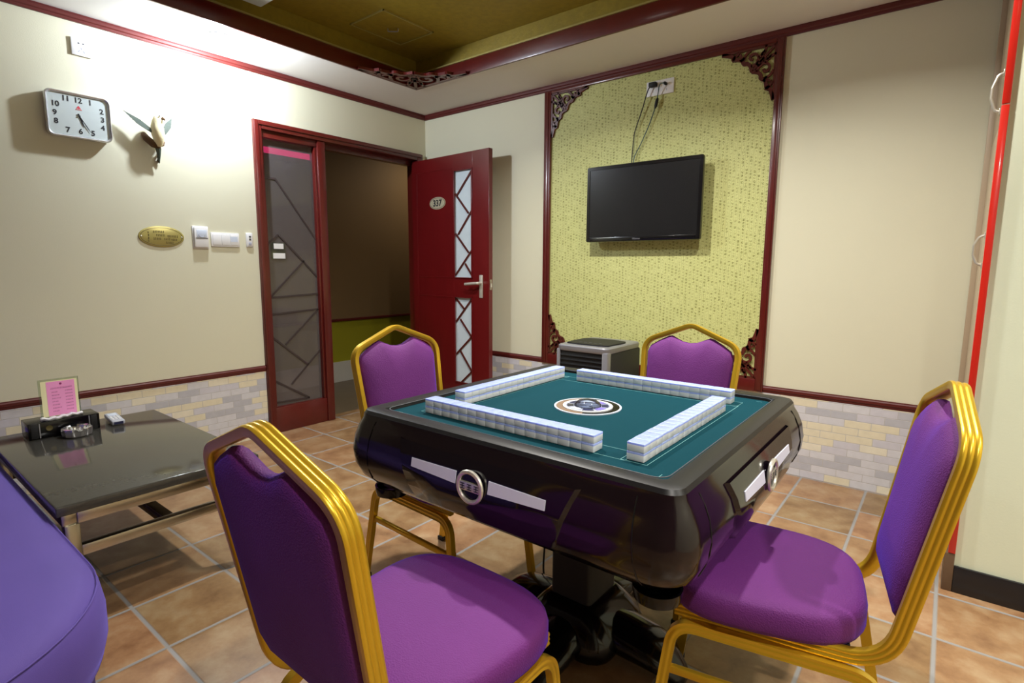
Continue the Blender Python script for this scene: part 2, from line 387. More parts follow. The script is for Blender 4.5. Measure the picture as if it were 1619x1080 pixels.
def thing(name, label, cat, loc=(0, 0, 0), rz=0.0, group=None):
    o = bpy.data.objects.new(name, None); o.empty_display_size = .05; COL.objects.link(o)
    o.location = loc; o.rotation_euler = (0, 0, rz); o['label'] = label; o['category'] = cat
    if group: o['group'] = group
    return o
def tag(o, label, cat, group=None):
    o['label'] = label; o['category'] = cat
    if group: o['group'] = group
    return o
def structure(o, label=None):
    o['kind'] = 'structure'
    if label: o['label'] = label
    return o
def copy_tree(src, loc, rz, label, group=None):
    r = src.copy(); COL.objects.link(r); r.location = loc; r.rotation_euler = (0, 0, rz); r['label'] = label
    if group: r['group'] = group
    for ch in list(src.children):
        c = ch.copy(); COL.objects.link(c); c.parent = r
        for g in list(ch.children):
            d = g.copy(); COL.objects.link(d); d.parent = c
    return r
# wall-hung things are modelled facing -Y with the wall at y=0; LEFT turns them to hang on the left wall (facing +X)
LEFT = PI / 2
FRONT = Matrix.Rotation(PI / 2, 4, 'X')            # text in the x-z plane, read from -Y
def fr(x, y, z): return Matrix.Translation((x, y, z)) @ FRONT

# ------------------------------------------------------------------ camera
cam = bpy.data.cameras.new('camera'); co = bpy.data.objects.new('camera', cam); COL.objects.link(co)
F, YAW, PITCH, ROLL = 865.66, .66970, .13560, .0049
cam.sensor_width = 36; cam.lens = F / 1619 * 36; cam.clip_start = .02
fw = Vector((-math.sin(YAW) * math.cos(PITCH), math.cos(YAW) * math.cos(PITCH), -math.sin(PITCH)))
rt = Vector((math.cos(YAW), math.sin(YAW), 0)); up = rt.cross(fw)
r2 = rt * math.cos(ROLL) + up * math.sin(ROLL); u2 = -rt * math.sin(ROLL) + up * math.cos(ROLL)
co.matrix_world = Matrix.Translation((3.7066, -3.4423, 1.2)) @ Matrix((r2, u2, -fw)).transposed().to_4x4()
SC.camera = co

# ------------------------------------------------------------------ room shell
SOF = 2.50; XR = 5.2; YF = -4.3
structure(MB().box(-.12, XR, YF, .12, -.08, 0, 'floor').build('floor', flat=True))
b = MB()
b.box(-.12, 0, YF, -1.551, 0, 2.76, 'wall').box(-.12, 0, -1.551, -.05, 2.164, 2.76, 'wall').box(-.12, 0, -.05, 0, 0, 2.76, 'wall')
structure(b.build('wall_left', flat=True))
structure(MB().box(-.12, XR, 0, .12, 0, 2.76, 'wall').build('wall_back', flat=True))
b = MB().box(3.816, XR, -.907, -.81, 0, SOF, 'wall_green').box(XR, XR + .12, YF, .12, 0, 2.76, 'wall')
structure(b.build('wall_right', flat=True))
structure(MB().box(-.12, XR + .12, YF - .12, YF, 0, 2.76, 'rear_wall').build('wall_front', flat=True))
CX0, CX1, CY0, CY1 = .475, 4.55, -3.5, -.522
b = MB()
b.box(-.12, CX0, YF, .12, SOF, 2.74, 'ceil').box(CX1, XR, YF, .12, SOF, 2.74, 'ceil')
b.box(CX0, CX1, CY1, .12, SOF, 2.74, 'ceil').box(CX0, CX1, YF, CY0, SOF, 2.74, 'ceil')
b.box(CX0, CX1, CY0, CY1, 2.70, 2.74, 'gold_ceil')
for q in ((CX0, CX0 + .004, CY0, CY1), (CX1 - .004, CX1, CY0, CY1), (CX0, CX1, CY0, CY0 + .004), (CX0, CX1, CY1 - .004, CY1)):
    b.box(*q, SOF + .01, 2.70, 'gold_ceil')
structure(b.build('ceiling', flat=True))
# cove fascia, crown, dado rails, dado tiles, skirting
def ringtrim(x0, x1, y0, y1, w, z0, z1, m):
    return MB().box(x0, x0 + w, y0, y1, z0, z1, m, .003).box(x1 - w, x1, y0, y1, z0, z1, m, .003).box(x0 + w, x1 - w, y0, y0 + w, z0, z1, m, .003).box(x0 + w, x1 - w, y1 - w, y1, z0, z1, m, .003)
b = ringtrim(CX0 + .004, CX1 - .004, CY0 + .004, CY1 - .004, .018, SOF - .004, 2.592, 'red')
for q in ((CX0 + .004, CX0 + .03, CY0 + .03, CY1 - .03), (CX1 - .03, CX1 - .004, CY0 + .03, CY1 - .03)): b.box(*q, 2.592, 2.601, 'brass')
for q in ((CX0 + .004, CX1 - .004, CY0 + .004, CY0 + .03), (CX0 + .004, CX1 - .004, CY1 - .03, CY1 - .004)): b.box(*q, 2.592, 2.601, 'brass')
structure(b.build('trim_1'))
def profile_trim(name, p0, p1, out, z0, z1, d, m='red_trim'):
    """moulding with a stepped profile between p0 and p1 (xy), standing out along out (xy)"""
    h = z1 - z0; prof = [(0, z0), (d * .55, z0), (d * .7, z0 + h * .15), (d * .7, z0 + h * .3), (d, z0 + h * .42), (d, z0 + h * .75), (d * .8, z0 + h * .9), (d * .8, z1), (0, z1)]
    b = MB(); b.loft([[Vector((p[0] + out[0] * a, p[1] + out[1] * a, z)) for a, z in prof] for p in (p0, p1)], m)
    return structure(b.build(name, angle=20))
profile_trim('trim_2', (0, YF), (0, -.02), (1, 0), 2.458, SOF, .02)
profile_trim('trim_3', (0, 0), (3.765, 0), (0, -1), 2.458, SOF, .02)
profile_trim('trim_4', (0, YF), (0, -1.553), (1, 0), .466, .507, .016)
profile_trim('trim_5', (0, 0), (1.288, 0), (0, -1), .466, .507, .016)
profile_trim('trim_6', (2.896, 0), (3.765, 0), (0, -1), .466, .507, .016)
structure(MB().box(0, .008, YF, -1.553, 0, .466, 'dado_l').build('trim_7', flat=True))
structure(MB().box(.0, 3.765, -.008, 0, 0, .466, 'dado_b').build('trim_8', flat=True))
structure(MB().box(3.8165, XR, -.92, -.907, 0, .102, 'black_base', .002).build('baseboard_right'))

# ------------------------------------------------------------------ corridor behind the doorway
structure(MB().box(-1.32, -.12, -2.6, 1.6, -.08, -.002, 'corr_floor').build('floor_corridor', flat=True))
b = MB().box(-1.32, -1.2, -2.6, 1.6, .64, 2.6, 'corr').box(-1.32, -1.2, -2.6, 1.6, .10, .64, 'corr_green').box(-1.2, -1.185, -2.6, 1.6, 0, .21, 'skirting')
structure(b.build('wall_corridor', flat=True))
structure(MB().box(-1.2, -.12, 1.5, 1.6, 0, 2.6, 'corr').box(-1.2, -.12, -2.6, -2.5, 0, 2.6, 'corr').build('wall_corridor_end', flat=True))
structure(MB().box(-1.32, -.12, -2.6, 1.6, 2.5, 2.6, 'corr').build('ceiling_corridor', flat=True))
structure(MB().box(-1.2, -1.178, -2.5, 1.5, .632, .658, 'red_trim', .004).build('trim_9'))

# ------------------------------------------------------------------ door frame, sidelight, open door
b = MB()
b.box(-.12, .022, -1.551, -1.494, 0, 2.164, 'red', .006).box(-.12, .022, -.113, -.052, 0, 2.164, 'red', .006)
b.box(-.12, .022, -1.494, -.113, 2.106, 2.164, 'red', .006)
b.box(.022, .030, -1.546, -1.518, 0, 2.16, 'red', .003).box(.022, .030, -1.518, -.07, 2.132, 2.16, 'red', .003)
b.box(-.118, -.06, -1.012, -.113, 2.07, 2.106, 'red')
structure(b.build('trim_10'))
sl = thing('window_1', 'smoky glass sidelight with a red frame beside the open doorway', 'window'); del sl['category']; structure(sl)
b = MB().box(-.10, .012, -1.074, -1.012, 0, 2.106, 'red', .005).box(-.09, .004, -1.494, -1.074, 0, .185, 'red', .004).box(-.09, .0, -1.494, -1.074, 2.06, 2.106, 'red', .004)
b.box(-.07, -.005, -1.494, -1.474, .185, 2.06, 'red', .003).box(-.07, -.005, -1.092, -1.074, .185, 2.06, 'red', .003)
b.build('window_frame', sl)
MB().box(-.045, -.039, -1.474, -1.092, .185, 2.06, 'glass').build('glass_pane', sl, flat=True)
def lattice(b, segs, f, w, d0, d1, m):
    for (x0, z0), (x1, z1) in segs:
        a = Vector((x0, z0)); c = Vector((x1, z1)); t = (c - a).normalized(); nn = Vector((-t.y, t.x)) * w / 2
        b.prism([tuple(a - nn), tuple(c - nn), tuple(c + nn), tuple(a + nn)], f, d0, d1, m)
fl = lambda u, v, d: Vector((d, u, v))
Y0, Y1 = -1.474, -1.092
segs = [((Y0, 1.80), (-1.385, 1.80)), ((-1.385, 1.80), (Y1, 1.40)), ((-1.385, 1.42), (Y1, 1.12)), ((Y0, 1.34), (-1.385, 1.42)), ((-1.19, 1.24), (Y0, .97)),
        ((Y0, .975), (Y1, .99)), ((Y0, .855), (Y1, .875)), ((Y1, .875), (-1.37, .63)), ((Y0, .70), (-1.2, .46)), ((-1.2, .46), (Y1, .56)), ((-1.2, .46), (-1.34, .33)), ((Y0, .38), (-1.2, .205)), ((Y0, .215), (-1.2, .205))]
b = MB(); lattice(b, segs, fl, .013, -.0388, -.034, 'lattice_brown'); b.build('lattice', sl, flat=True)
tag(MB().box(-.0335, -.032, -1.442, -1.338, 1.245, 1.362, 'clear').box(-.032, -.031, -1.424, -1.352, 1.318, 1.355, 'white').box(-.032, -.031, -1.432, -1.342, 1.250, 1.288, 'white').build('glass_patch', flat=True),
    'small pale two-part sticker on the smoky glass sidelight', 'patch')  # two pale blocks on a clear backing, just in front of the pane
ls = thing('light_strip', 'glowing magenta light strip above the smoky glass sidelight', 'light strip', (-.10, -1.28, 2.0))
MB().tube([(0, -.19, 0), (0, .21, 0)], .021, 'led', 10).build('glowing_tube', ls)
b = MB().box(-.045, -.03, -.20, .22, -.05, .11, 'black', .002).box(-.02, .012, -.205, -.19, -.02, .03, 'dgrey').box(-.02, .012, .21, .225, -.02, .03, 'dgrey').box(-.02, -.012, -.2, -.18, .03, .50, 'dgrey').box(-.02, -.012, .2, .22, .03, .50, 'dgrey')
b.build('holder', ls)

DZ = 2.09
dr = thing('door_1', 'open dark red door with frosted lattice panes and an oval number plate', 'door', (-.02, -.125, 0), math.radians(-3.0)); del dr['category']; structure(dr)
W = .925; gx0, gx1 = .525, .745
b = MB()
for q in ((0, gx0, .012, DZ), (gx1, W, .012, DZ), (gx0, gx1, 1.965, DZ), (gx0, gx1, .955, 1.105), (gx0, gx1, .012, .235)):
    b.box(q[0], q[1], -.02, .02, q[2], q[3], 'red_door', .001)
for q in ((.06, .505, 1.105, 1.113), (.06, .505, .945, .953), (.06, .068, .1, 1.99), (.06, .505, 1.985, 1.99)):     # shallow panel beads
    b.box(q[0], q[1], -.0225, -.0195, q[2], q[3], 'red_door', .001)
for z0, z1 in ((1.105, 1.965), (.235, .955)):
    for q in ((gx0, gx0 + .012, z0, z1), (gx1 - .012, gx1, z0, z1), (gx0, gx1, z0, z0 + .008), (gx0, gx1, z1 - .008, z1)):
        b.box(q[0], q[1], -.026, -.018, q[2], q[3], 'red_door', .001)
b.build('door_leaf', dr, angle=20)
MB().box(gx0, gx1, -.004, .004, 1.105, 1.965, 'frosted').build('frosted_pane', dr, flat=True)
MB().box(gx0, gx1, -.004, .004, .235, .955, 'frosted').build('frosted_pane', dr, flat=True)
ff = lambda u, v, d: Vector((u, d, v))
A, B = gx0 + .012, gx1 - .012
z = lambda py: 1.965 - (py - 118) * (1.965 - 1.105) / (575 - 118)          # lattice joints read down the upper pane
Z2 = lambda py: .955 - (py - 655) * .72 / (1050 - 655)
up_ = [((B, z(125)), (A + .02, z(222))), ((A, z(215)), (B - .045, z(300))), ((B, z(288)), (A + .03, z(388))), ((A, z(383)), (B - .045, z(465))), ((B, z(452)), (A, z(560))), ((B - .085, z(512)), (B, z(567)))]
lo_ = [((A, Z2(665)), (A + .1, Z2(712))), ((B, Z2(658)), (A, Z2(770))), ((A + .05, Z2(758)), (B, Z2(842))), ((B, Z2(826)), (A, Z2(920))), ((A + .05, Z2(905)), (B, Z2(1000))), ((B, Z2(985)), (A, Z2(1075)))]
for sg, nm in ((up_, 'lattice'), (lo_, 'lattice')):
    b = MB(); lattice(b, sg, ff, .014, -.013, -.004, 'fret'); b.build(nm, dr, flat=True)
hd = MB().box(.824, .860, -.028, -.02, .955, 1.135, 'satin', .004).lathe([(.012, 0), (.012, .03)], 'satin', 14, Matrix.Translation((.842, -.028, 1.07)) @ Matrix.Rotation(PI / 2, 4, 'X'))
hd.tube(fillet([(.842, -.058, 1.07), (.842, -.066, 1.07), (.80, -.066, 1.068), (.70, -.062, 1.06)], .012, 5), .0115, 'satin', 12)
hd.build('door_handle', dr)
MB().box(W, W + .0015, -.010, .010, 1.02, 1.10, 'steel').box(W, W + .008, -.007, .007, 1.04, 1.07, 'chrome').build('latch_plate', dr)
pl = MB().prism([(.334 + .1 * math.cos(2 * PI * k / 40) * .98, 1.722 + .05 * math.sin(2 * PI * k / 40)) for k in range(40)], ff, -.0245, -.02, 'brass_silver').build('number_plate', dr)
pl['label'] = 'oval brass number plate'
b = MB()
b.sweep([(.334 + .091 * math.cos(2 * PI * k / 40), -.0245, 1.722 + .042 * math.sin(2 * PI * k / 40)) for k in range(40)], [(.0018 * math.cos(a * PI / 3), .0018 * math.sin(a * PI / 3)) for a in range(6)], (0, -1, 0), 'ink_brown', True)
b.text('337', .072, fr(.334, -.0246, 1.72), 'black_in', bold=.0022).build('number', pl)
for hz in (.3, 1.05, 1.8):
    MB().lathe([(.009, -.05), (.009, .05)], 'steel', 12, Matrix.Translation((-.008, -.0, hz))).build('hinge', dr)

# ------------------------------------------------------------------ fretwork corners (carved openwork): legs along +u and +v
def fret_strokes(S):
    st = []
    def add(p, w=.016): st.append((smooth([(a * S, c * S) for a, c in p], 5), w * S / .30))
    sc = [(1.0, .02), (.88, .055), (.78, .10), (.76, .15), (.70, .16), (.62, .19), (.585, .26), (.52, .27), (.46, .33), (.43, .43)]
    add(sc, .020); add([(y, x) for x, y in sc], .020)
    half = [([(1.0, .015), (.6, .015), (.02, .015)], .016), ([(.60, .20), (.55, .10), (.47, .04)], .013), ([(.45, .34), (.36, .30), (.32, .20), (.38, .12), (.46, .14), (.47, .20), (.42, .22)], .014),
            ([(.32, .20), (.24, .14), (.20, .06), (.19, .0)], .013), ([(.78, .12), (.72, .08), (.68, .03)], .014), ([(.56, .18), (.64, .12), (.66, .07)], .011),
            ([(.30, .27), (.22, .24), (.14, .26), (.10, .20)], .012), ([(.36, .30), (.30, .34), (.26, .30)], .011)]
    for p, w in half:
        add(p, w); add([(y, x) for x, y in p], w)
    add([(.04, .04), (.15, .15), (.26, .26), (.40, .40)], .013)
    for c in ((.62, .17), (.78, .12)):
        for q in (c, (c[1], c[0])): add([(q[0], q[1]), (q[0] * .97 + .02, q[1] * .97 + .02), (q[0] + .035, q[1] + .035)], .02)
    return st
FRET_CACHE = {}
def fretwork(S, f, d0, d1, m='fret'):
    b = MB()
    for pts, w in fret_strokes(S):
        L_, R_ = [], []
        for k, p in enumerate(pts):
            t = (pts[min(k + 1, len(pts) - 1)] - pts[max(k - 1, 0)]).normalized(); n2 = Vector((-t.y, t.x)) * w / 2
            L_.append(p + n2); R_.append(p - n2)
        rings = [[f(l.x, l.y, d0), f(r.x, r.y, d0), f(r.x, r.y, d1), f(l.x, l.y, d1)] for l, r in zip(L_, R_)]
        b.loft(rings, m)
    return b

tp = thing('wall_panel', 'red framed wall panel of yellow calligraphy wallpaper with carved corners behind the television', 'wall panel', (0, 0, 0))
PX0, PX1, PZ0, PZ1 = 1.346, 2.857, .541, 2.458
MB().box(PX0 - .01, PX1 + .01, -.004, -.001, PZ0 - .01, PZ1, 'paper').build('wallpaper', tp, flat=True)
def bar(x0, x1, z0, z1, nm='frame_rail'):
    b = MB().box(x0, x1, -.022, -.001, z0, z1, 'red', .004)
    if z1 - z0 > 1: b.box((x0 + x1) / 2 - .012, (x0 + x1) / 2 + .012, -.028, -.02, z0 + .01, z1 - .01, 'red', .003)
    return b.build(nm, tp)
bar(1.288, PX0, .467, 2.458, 'frame_stile'); bar(PX1 - .004, 2.896, .467, 2.458, 'frame_stile'); bar(PX0, PX1 - .004, .467, PZ0); bar(PX0, PX1 - .004, 2.436, 2.458)
for cx, cz, sx, sz in ((PX0, 2.436, 1, -1), (PX1 - .004, 2.436, -1, -1), (PX0, PZ0, 1, 1), (PX1 - .004, PZ0, -1, 1)):
    fretwork(.30, lambda u, v, d, cx=cx, cz=cz, sx=sx, sz=sz: Vector((cx + sx * u, d, cz + sz * v)), -.018, -.004).build('corner_fretwork', tp, flat=True)
tag(fretwork(.52, lambda u, v, d: Vector((CX0 + .022 + u, CY1 - .022 - v, d)), 2.497, 2.515, 'red').build('corner_fretwork', flat=True),
    'dark red carved fretwork corner in the ceiling recess above the doorway', 'fretwork')

# ------------------------------------------------------------------ recessed ceiling: hatch, grey lamp, lamps, added fills
hz = 2.70
ht = thing('ceiling_hatch', 'square access hatch with a small handle in the gold ceiling', 'hatch', (.80, -1.01, hz))
MB().box(-.15, .15, -.19, .19, -.006, 0, 'gold_ceil', .002).build('panel', ht)
b = MB().box(-.162, -.154, -.202, .202, -.008, 0, 'brass').box(.154, .162, -.202, .202, -.008, 0, 'brass').box(-.162, .162, -.202, -.194, -.008, 0, 'brass').box(-.162, .162, .194, .202, -.008, 0, 'brass')
b.build('frame', ht)
MB().tube(fillet([(-.02, -.02, -.006), (-.02, -.02, -.024), (.03, .02, -.024), (.03, .02, -.006)], .006, 4), .004, 'silver', 8).build('handle', ht)
gl = thing('ceiling_lamp', 'unlit grey square lamp on the gold ceiling near the left edge', 'ceiling lamp', (.795, -1.95, 2.70))
MB().box(-.17, .17, -.17, .17, -.10, -.09, 'lamp_off', .004).build('cover', gl); MB().box(-.16, .16, -.16, .16, -.09, 0, 'dgrey', .003).build('housing', gl)

def area(name, loc, size, power, color=(1, .97, .92), rot=(0, 0, 0), spread=PI):
    l = bpy.data.lights.new(name, 'AREA'); l.shape = 'DISK'; l.size = size; l.energy = power; l.color = color; l.spread = spread
    o = bpy.data.objects.new(name, l); COL.objects.link(o); o.location = loc; o.rotation_euler = rot; return o
def point(name, loc, r, power, color=(1, .97, .92)):
    l = bpy.data.lights.new(name, 'POINT'); l.shadow_soft_size = r; l.energy = power; l.color = color
    o = bpy.data.objects.new(name, l); COL.objects.link(o); o.location = loc; return o
def downlight(loc, label, r=.05):
    t = thing('downlight', label, 'downlight', loc, 0)
    MB().lathe([(r + .012, 0), (r + .012, -.006), (r + .002, -.012), (r, -.006), (r, 0)], 'white', 28).build('ring', t)
    MB().lathe([(0, -.003), (r, -.003), (r * .98, -.010), (r * .6, -.016), (0, -.018)], 'lamp', 24).build('bulb', t)
    return t
LX, LY = .315, -1.87
downlight((LX, LY, SOF), 'bright downlight in the white soffit above the bird ornament')
point('soffit_lamp', (LX, LY, SOF - .065), .025, 62, (.80, .88, 1.0))
WARM = (1, .97, .91)
downlight((3.25, -1.38, 2.70), 'recessed ceiling lamp above the right side of the mahjong table', .09)
area('table_lamp', (3.25, -1.38, 2.672), .08, 30, WARM, spread=2.45)
downlight((2.02, -1.38, 2.70), 'recessed ceiling lamp above the red door end of the mahjong table', .09)
area('door_side_lamp', (2.02, -1.38, 2.672), .08, 40, WARM, spread=2.45)
downlight((4.2, -3.4, 2.70), 'recessed ceiling lamp behind the foreground chair', .09)
area('rear_lamp', (4.2, -3.4, 2.672), .08, 30, WARM, spread=2.45)
downlight((4.86, -2.2, SOF), 'added unseen soffit downlight brightening the pale green wall')  # invented fixture that goes with the wall fill below
area('green_wall_fill', (4.86, -2.2, SOF - .03), .1, 22, WARM, spread=2.0)  # fill light added to brighten the green partition, no known source
area('corridor_fill', (-.62, .9, 2.48), .3, 6.5, (1, .86, .66))  # dim fill added to lift the dark corridor, no known source

# ------------------------------------------------------------------ left wall fittings
cl = thing('wall_clock', 'rounded rectangular silver wall clock with pale face and black numerals', 'clock', (0, -2.495, 1.975), LEFT)
b = MB(); w_, h_ = .142, .116
f3 = lambda y: (lambda P: [Vector((a, y, c)) for a, c in P])
rr = lambda d, r: rrect(w_ - d, h_ - d, r, 5)
b.loft([f3(0)(rr(.004, .03)), f3(-.035)(rr(0, .032)), f3(-.046)(rr(.002, .03)), f3(-.05)(rr(.006, .027)), f3(-.046)(rr(.012, .022)), f3(-.04)(rr(.014, .02))], 'clock_silver', True, True, False)
b.build('case', cl, 50)
MB().loft([f3(-.034)(rr(.012, .022)), f3(-.040)(rr(.013, .021))], 'clockface').build('face', cl, flat=True)
for i, (x_, z_) in {12: (0, .078), 1: (.052, .078), 2: (.10, .042), 3: (.102, 0), 4: (.10, -.042), 5: (.054, -.078), 6: (0, -.078), 7: (-.054, -.078), 8: (-.1, -.042), 9: (-.102, 0), 10: (-.098, .044), 11: (-.052, .078)}.items():
    MB().text(str(i), .036, fr(x_, -.0403, z_), 'black_in', bold=.0011).build('numeral', cl, flat=True)
MB().prism([(0, .052), (-.010, .038), (.010, .038)], ff, -.0412, -.0402, 'red_ink').box(-.013, .013, -.0412, -.0402, .031, .034, 'red_ink').build('red_logo', cl, flat=True)
def hand(b, ang, ln, w, y):
    a = math.radians(ang); d = Vector((math.sin(a), math.cos(a))); n2 = Vector((-d.y, d.x))
    q = [d * -.012 + n2 * w, d * -.012 - n2 * w, d * ln * .8 - n2 * w, d * ln, d * ln * .8 + n2 * w]
    b.prism([tuple(v) for v in q], ff, y, y - .001, 'black_in')
b = MB(); hand(b, 150, .088, .0022, -.0425); b.build('minute_hand', cl, flat=True)
b = MB(); hand(b, 162, .056, .0032, -.0413); b.lathe([(.005, 0), (.005, .004)], 'black_in', 12, Matrix.Translation((0, -.041, 0)) @ Matrix.Rotation(PI / 2, 4, 'X')); b.build('hour_hand', cl, flat=True)

def socket(name, label, cat, loc, rz, w, h, parts, m='white'):
    t = thing(name, label, cat, loc, rz)
    MB().box(-w / 2, w / 2, -.010, 0, -h / 2, h / 2, m, .003).build('faceplate', t)
    parts(t); return t
def outlet_parts(t):
    for x_, z_ in ((-.010, .018), (.010, .018)): MB().box(x_ - .004, x_ + .004, -.0108, -.0098, z_ - .003, z_ + .003, 'dgrey').build('slot', t, flat=True)
    for x_, z_, r_ in ((0, -.008, 0), (-.011, -.022, .6), (.011, -.022, -.6)):
        MB().box(-.0022, .0022, -.0108, -.0098, -.006, .006, 'grey', 0, Matrix.Translation((x_, 0, z_)) @ Matrix.Rotation(r_, 4, 'Y')).build('slot', t, flat=True)
socket('power_outlet', 'white square power outlet high on the left wall above the clock', 'outlet', (0, -2.45, 2.337), LEFT, .086, .088, outlet_parts)

br = thing('bird_ornament', 'pale yellow bird ornament with spread grey wings perched on a brown twig', 'bird ornament', (0, -2.135, 1.93), LEFT)
b = MB()
b.tube([(.005, -.055, -.05), (.002, -.062, -.02), (-.002, -.066, .02), (-.004, -.066, .055), (-.003, -.068, .082), (.004, -.074, .104), (.012, -.08, .116)], [.012, .026, .034, .033, .027, .024, .012], 'bird_y', 14)
b.build('body', br)
b = MB().tube([(.018, -.088, .104), (.026, -.098, .098), (.028, -.1, .09)], [.008, .006, .001], 'twig', 8).ball((.022, -.086, .112), .004, .004, .004, 'black_in', 6).ball((.002, -.097, .112), .004, .004, .004, 'black_in', 6)
b.build('beak_and_eyes', br)
def wing(sx, tipx, tipz, nm):
    b = MB(); base = Vector((sx * .026, -.06, .03)); tip = Vector((tipx, -.045, tipz)); d = tip - base; n2 = Vector((-d.z, 0, d.x)).normalized() * sx
    for j in range(5):
        e = base + d * (1 - .11 * j) + n2 * (-.0045 * j)
        st = base + n2 * (-.002 * j); mid = (st + e) / 2 + n2 * .004
        t = (e - st).normalized(); p2 = Vector((-t.z, 0, t.x))
        ring = [[st + p2 * .007 + Vector((0, q, 0)), mid + p2 * .009 + Vector((0, q, 0)), e + Vector((0, q, 0)), mid - p2 * .009 + Vector((0, q, 0)), st - p2 * .007 + Vector((0, q, 0))] for q in (-.003 - .002 * j, .003 - .002 * j)]
        b.loft(ring, 'bird_w')
    b.build(nm, br)
wing(-1, -.16, .118, 'wing'); wing(1, .09, .132, 'wing')
MB().tube([(.0, -.05, -.06), (.004, -.04, -.10), (.006, -.03, -.14)], [.016, .009, .003], 'bird_w', 8).build('tail', br)
b = MB().tube([(-.06, -.012, .02), (-.05, -.03, -.01), (-.02, -.045, -.04), (.004, -.04, -.055), (.008, -.02, -.1), (.01, -.012, -.135)], [.012, .02, .022, .014, .008, .006], 'twig', 8)
b.tube([(.0, -.045, -.045), (.03, -.04, -.035), (.042, -.03, -.015)], [.010, .007, .004], 'twig', 8).tube([(-.05, -.02, 0), (-.05, 0, .005)], [.012, .012], 'twig', 8).tube([(.01, -.014, -.12), (.01, 0, -.12)], [.006, .006], 'twig', 8)
b.build('twig_perch', br)

pq = thing('wall_plaque', 'oval pale brass plaque with engraved brown lines on the left wall', 'plaque', (0, -2.138, 1.368), LEFT)
ov = lambda a, c: [(a * math.cos(2 * PI * k / 44), c * math.sin(2 * PI * k / 44)) for k in range(44)]
MB().loft([[Vector((x_, 0, z_)) for x_, z_ in ov(.122, .062)], [Vector((x_, -.005, z_)) for x_, z_ in ov(.122, .062)], [Vector((x_, -.007, z_)) for x_, z_ in ov(.118, .058)]], 'brass').build('plate', pq)
b = MB()
b.sweep([(x_, -.007, z_) for x_, z_ in ov(.112, .052)], [(.0012 * math.cos(a * PI / 3), .0012 * math.sin(a * PI / 3)) for a in range(6)], (0, -1, 0), 'ink_brown', True)
def dashes(b, x0, x1, zc, h, y, m, pitch=.0085):
    x_ = x0
    while x_ < x1:
        w = pitch * random.uniform(.55, .8)
        for q in range(3): b.box(x_ + random.uniform(0, .3) * w, x_ + w * random.uniform(.7, 1), y - .0006, y, zc - h / 2 + h * q / 3, zc - h / 2 + h * q / 3 + h * .24, m)
        b.box(x_ + w * .3, x_ + w * .62, y - .0006, y, zc - h / 2, zc + h / 2, m)
        x_ += pitch
for x0, x1, zc in ((-.045, .01, .028), (-.03, .02, .008), (.03, .082, .004), (-.045, -.005, -.012), (.012, .04, -.014), (.05, .082, -.016), (.02, .055, -.034)):
    dashes(b, x0, x1, zc, .0135, -.007, 'ink_brown')
for k in range(4): dashes(b, -.075, -.064, .022 - .016 * k, .012, -.007, 'ink_brown', .012)
b.build('engraving', pq, flat=True)
for sx in (-1, 1): MB().ball((sx * .108, -.007, 0), .005, .003, .005, 'chrome', 8).build('screw', pq)
def card_parts(t):
    MB().box(-.042, .042, -.026, -.008, -.062, .062, 'white', .006).build('body', t)
    MB().box(-.036, .036, -.0275, -.0255, -.008, -.003, 'dgrey').box(-.03, .03, -.028, -.0255, .0, .045, 'ice', .001).build('card_slot', t)
    b = MB(); b.sweep([(.018 * math.cos(PI + PI * k / 10), -.0285, .016 + .016 * math.sin(PI + PI * k / 10)) for k in range(11)], [(.002, 0), (0, .001), (-.002, 0), (0, -.001)], (0, -1, 0), 'grey'); b.build('thumb_notch', t)
socket('card_switch', 'tall white key card switch box right of the oval brass plaque', 'switch', (0, -1.921, 1.373), LEFT, .094, .14, card_parts)
def sw_parts(t):
    for k, x_ in enumerate((-.055, 0, .055)):
        MB().box(x_ - .025, x_ + .025, -.014, -.009, -.034, .034, 'white', .002).build('rocker', t)
    MB().box(.03, .075, -.0148, -.0138, -.012, .022, 'ice').build('label_window', t)
socket('light_switch', 'wide white light switch plate between the card switch and the door frame', 'switch', (0, -1.77, 1.364), LEFT, .178, .09, sw_parts)
def th_parts(t):
    b = MB()
    for z_ in (.022, .004): b.box(-.006, .008, -.0155, -.0135, z_ - .006, z_ + .006, 'dgrey', .001)
    b.box(-.01, .01, -.0155, -.0135, -.035, -.015, 'grey', .001); b.build('buttons', t)
    MB().box(-.018, .018, -.014, -.009, -.043, .043, 'white', .003).build('body', t)
socket('bell_push', 'narrow white push button plate closest to the door frame', 'switch', (0, -1.613, 1.369), LEFT, .044, .094, th_parts)

# ------------------------------------------------------------------ television, socket and cables
tv = thing('television', 'black flat screen television hung on the yellow wallpaper panel', 'television', (2.108, 0, 1.62))
tw, th = .398, .25
b = MB(); g = lambda y, d, r: [Vector((a, y, c)) for a, c in rrect(tw - d, th - d, r, 4)]
b.loft([g(-.045, .03, .02), g(-.055, .01, .015), g(-.075, 0, .012), g(-.098, 0, .012), g(-.102, .003, .01), g(-.102, .022, .004), g(-.097, .024, .003)], 'tv_frame', True, True, False)
b.box(-tw + .03, tw - .03, -.1045, -.1015, -th + .006, -th + .03, 'tv_frame', .001)
b.build('frame', tv, 40)
MB().box(-tw + .023, tw - .023, -.0985, -.09, -th + .023, th - .023, 'tv').build('screen', tv, flat=True)
MB().text('Hisense', .017, fr(-.02, -.1048, -th + .017), 'silver').build('brand_mark', tv, flat=True)
MB().box(-.2, .2, -.05, -.02, -.14, .14, 'black', .004).box(-.12, .12, -.022, -.004, -.12, .12, 'dgrey').build('wall_bracket', tv)
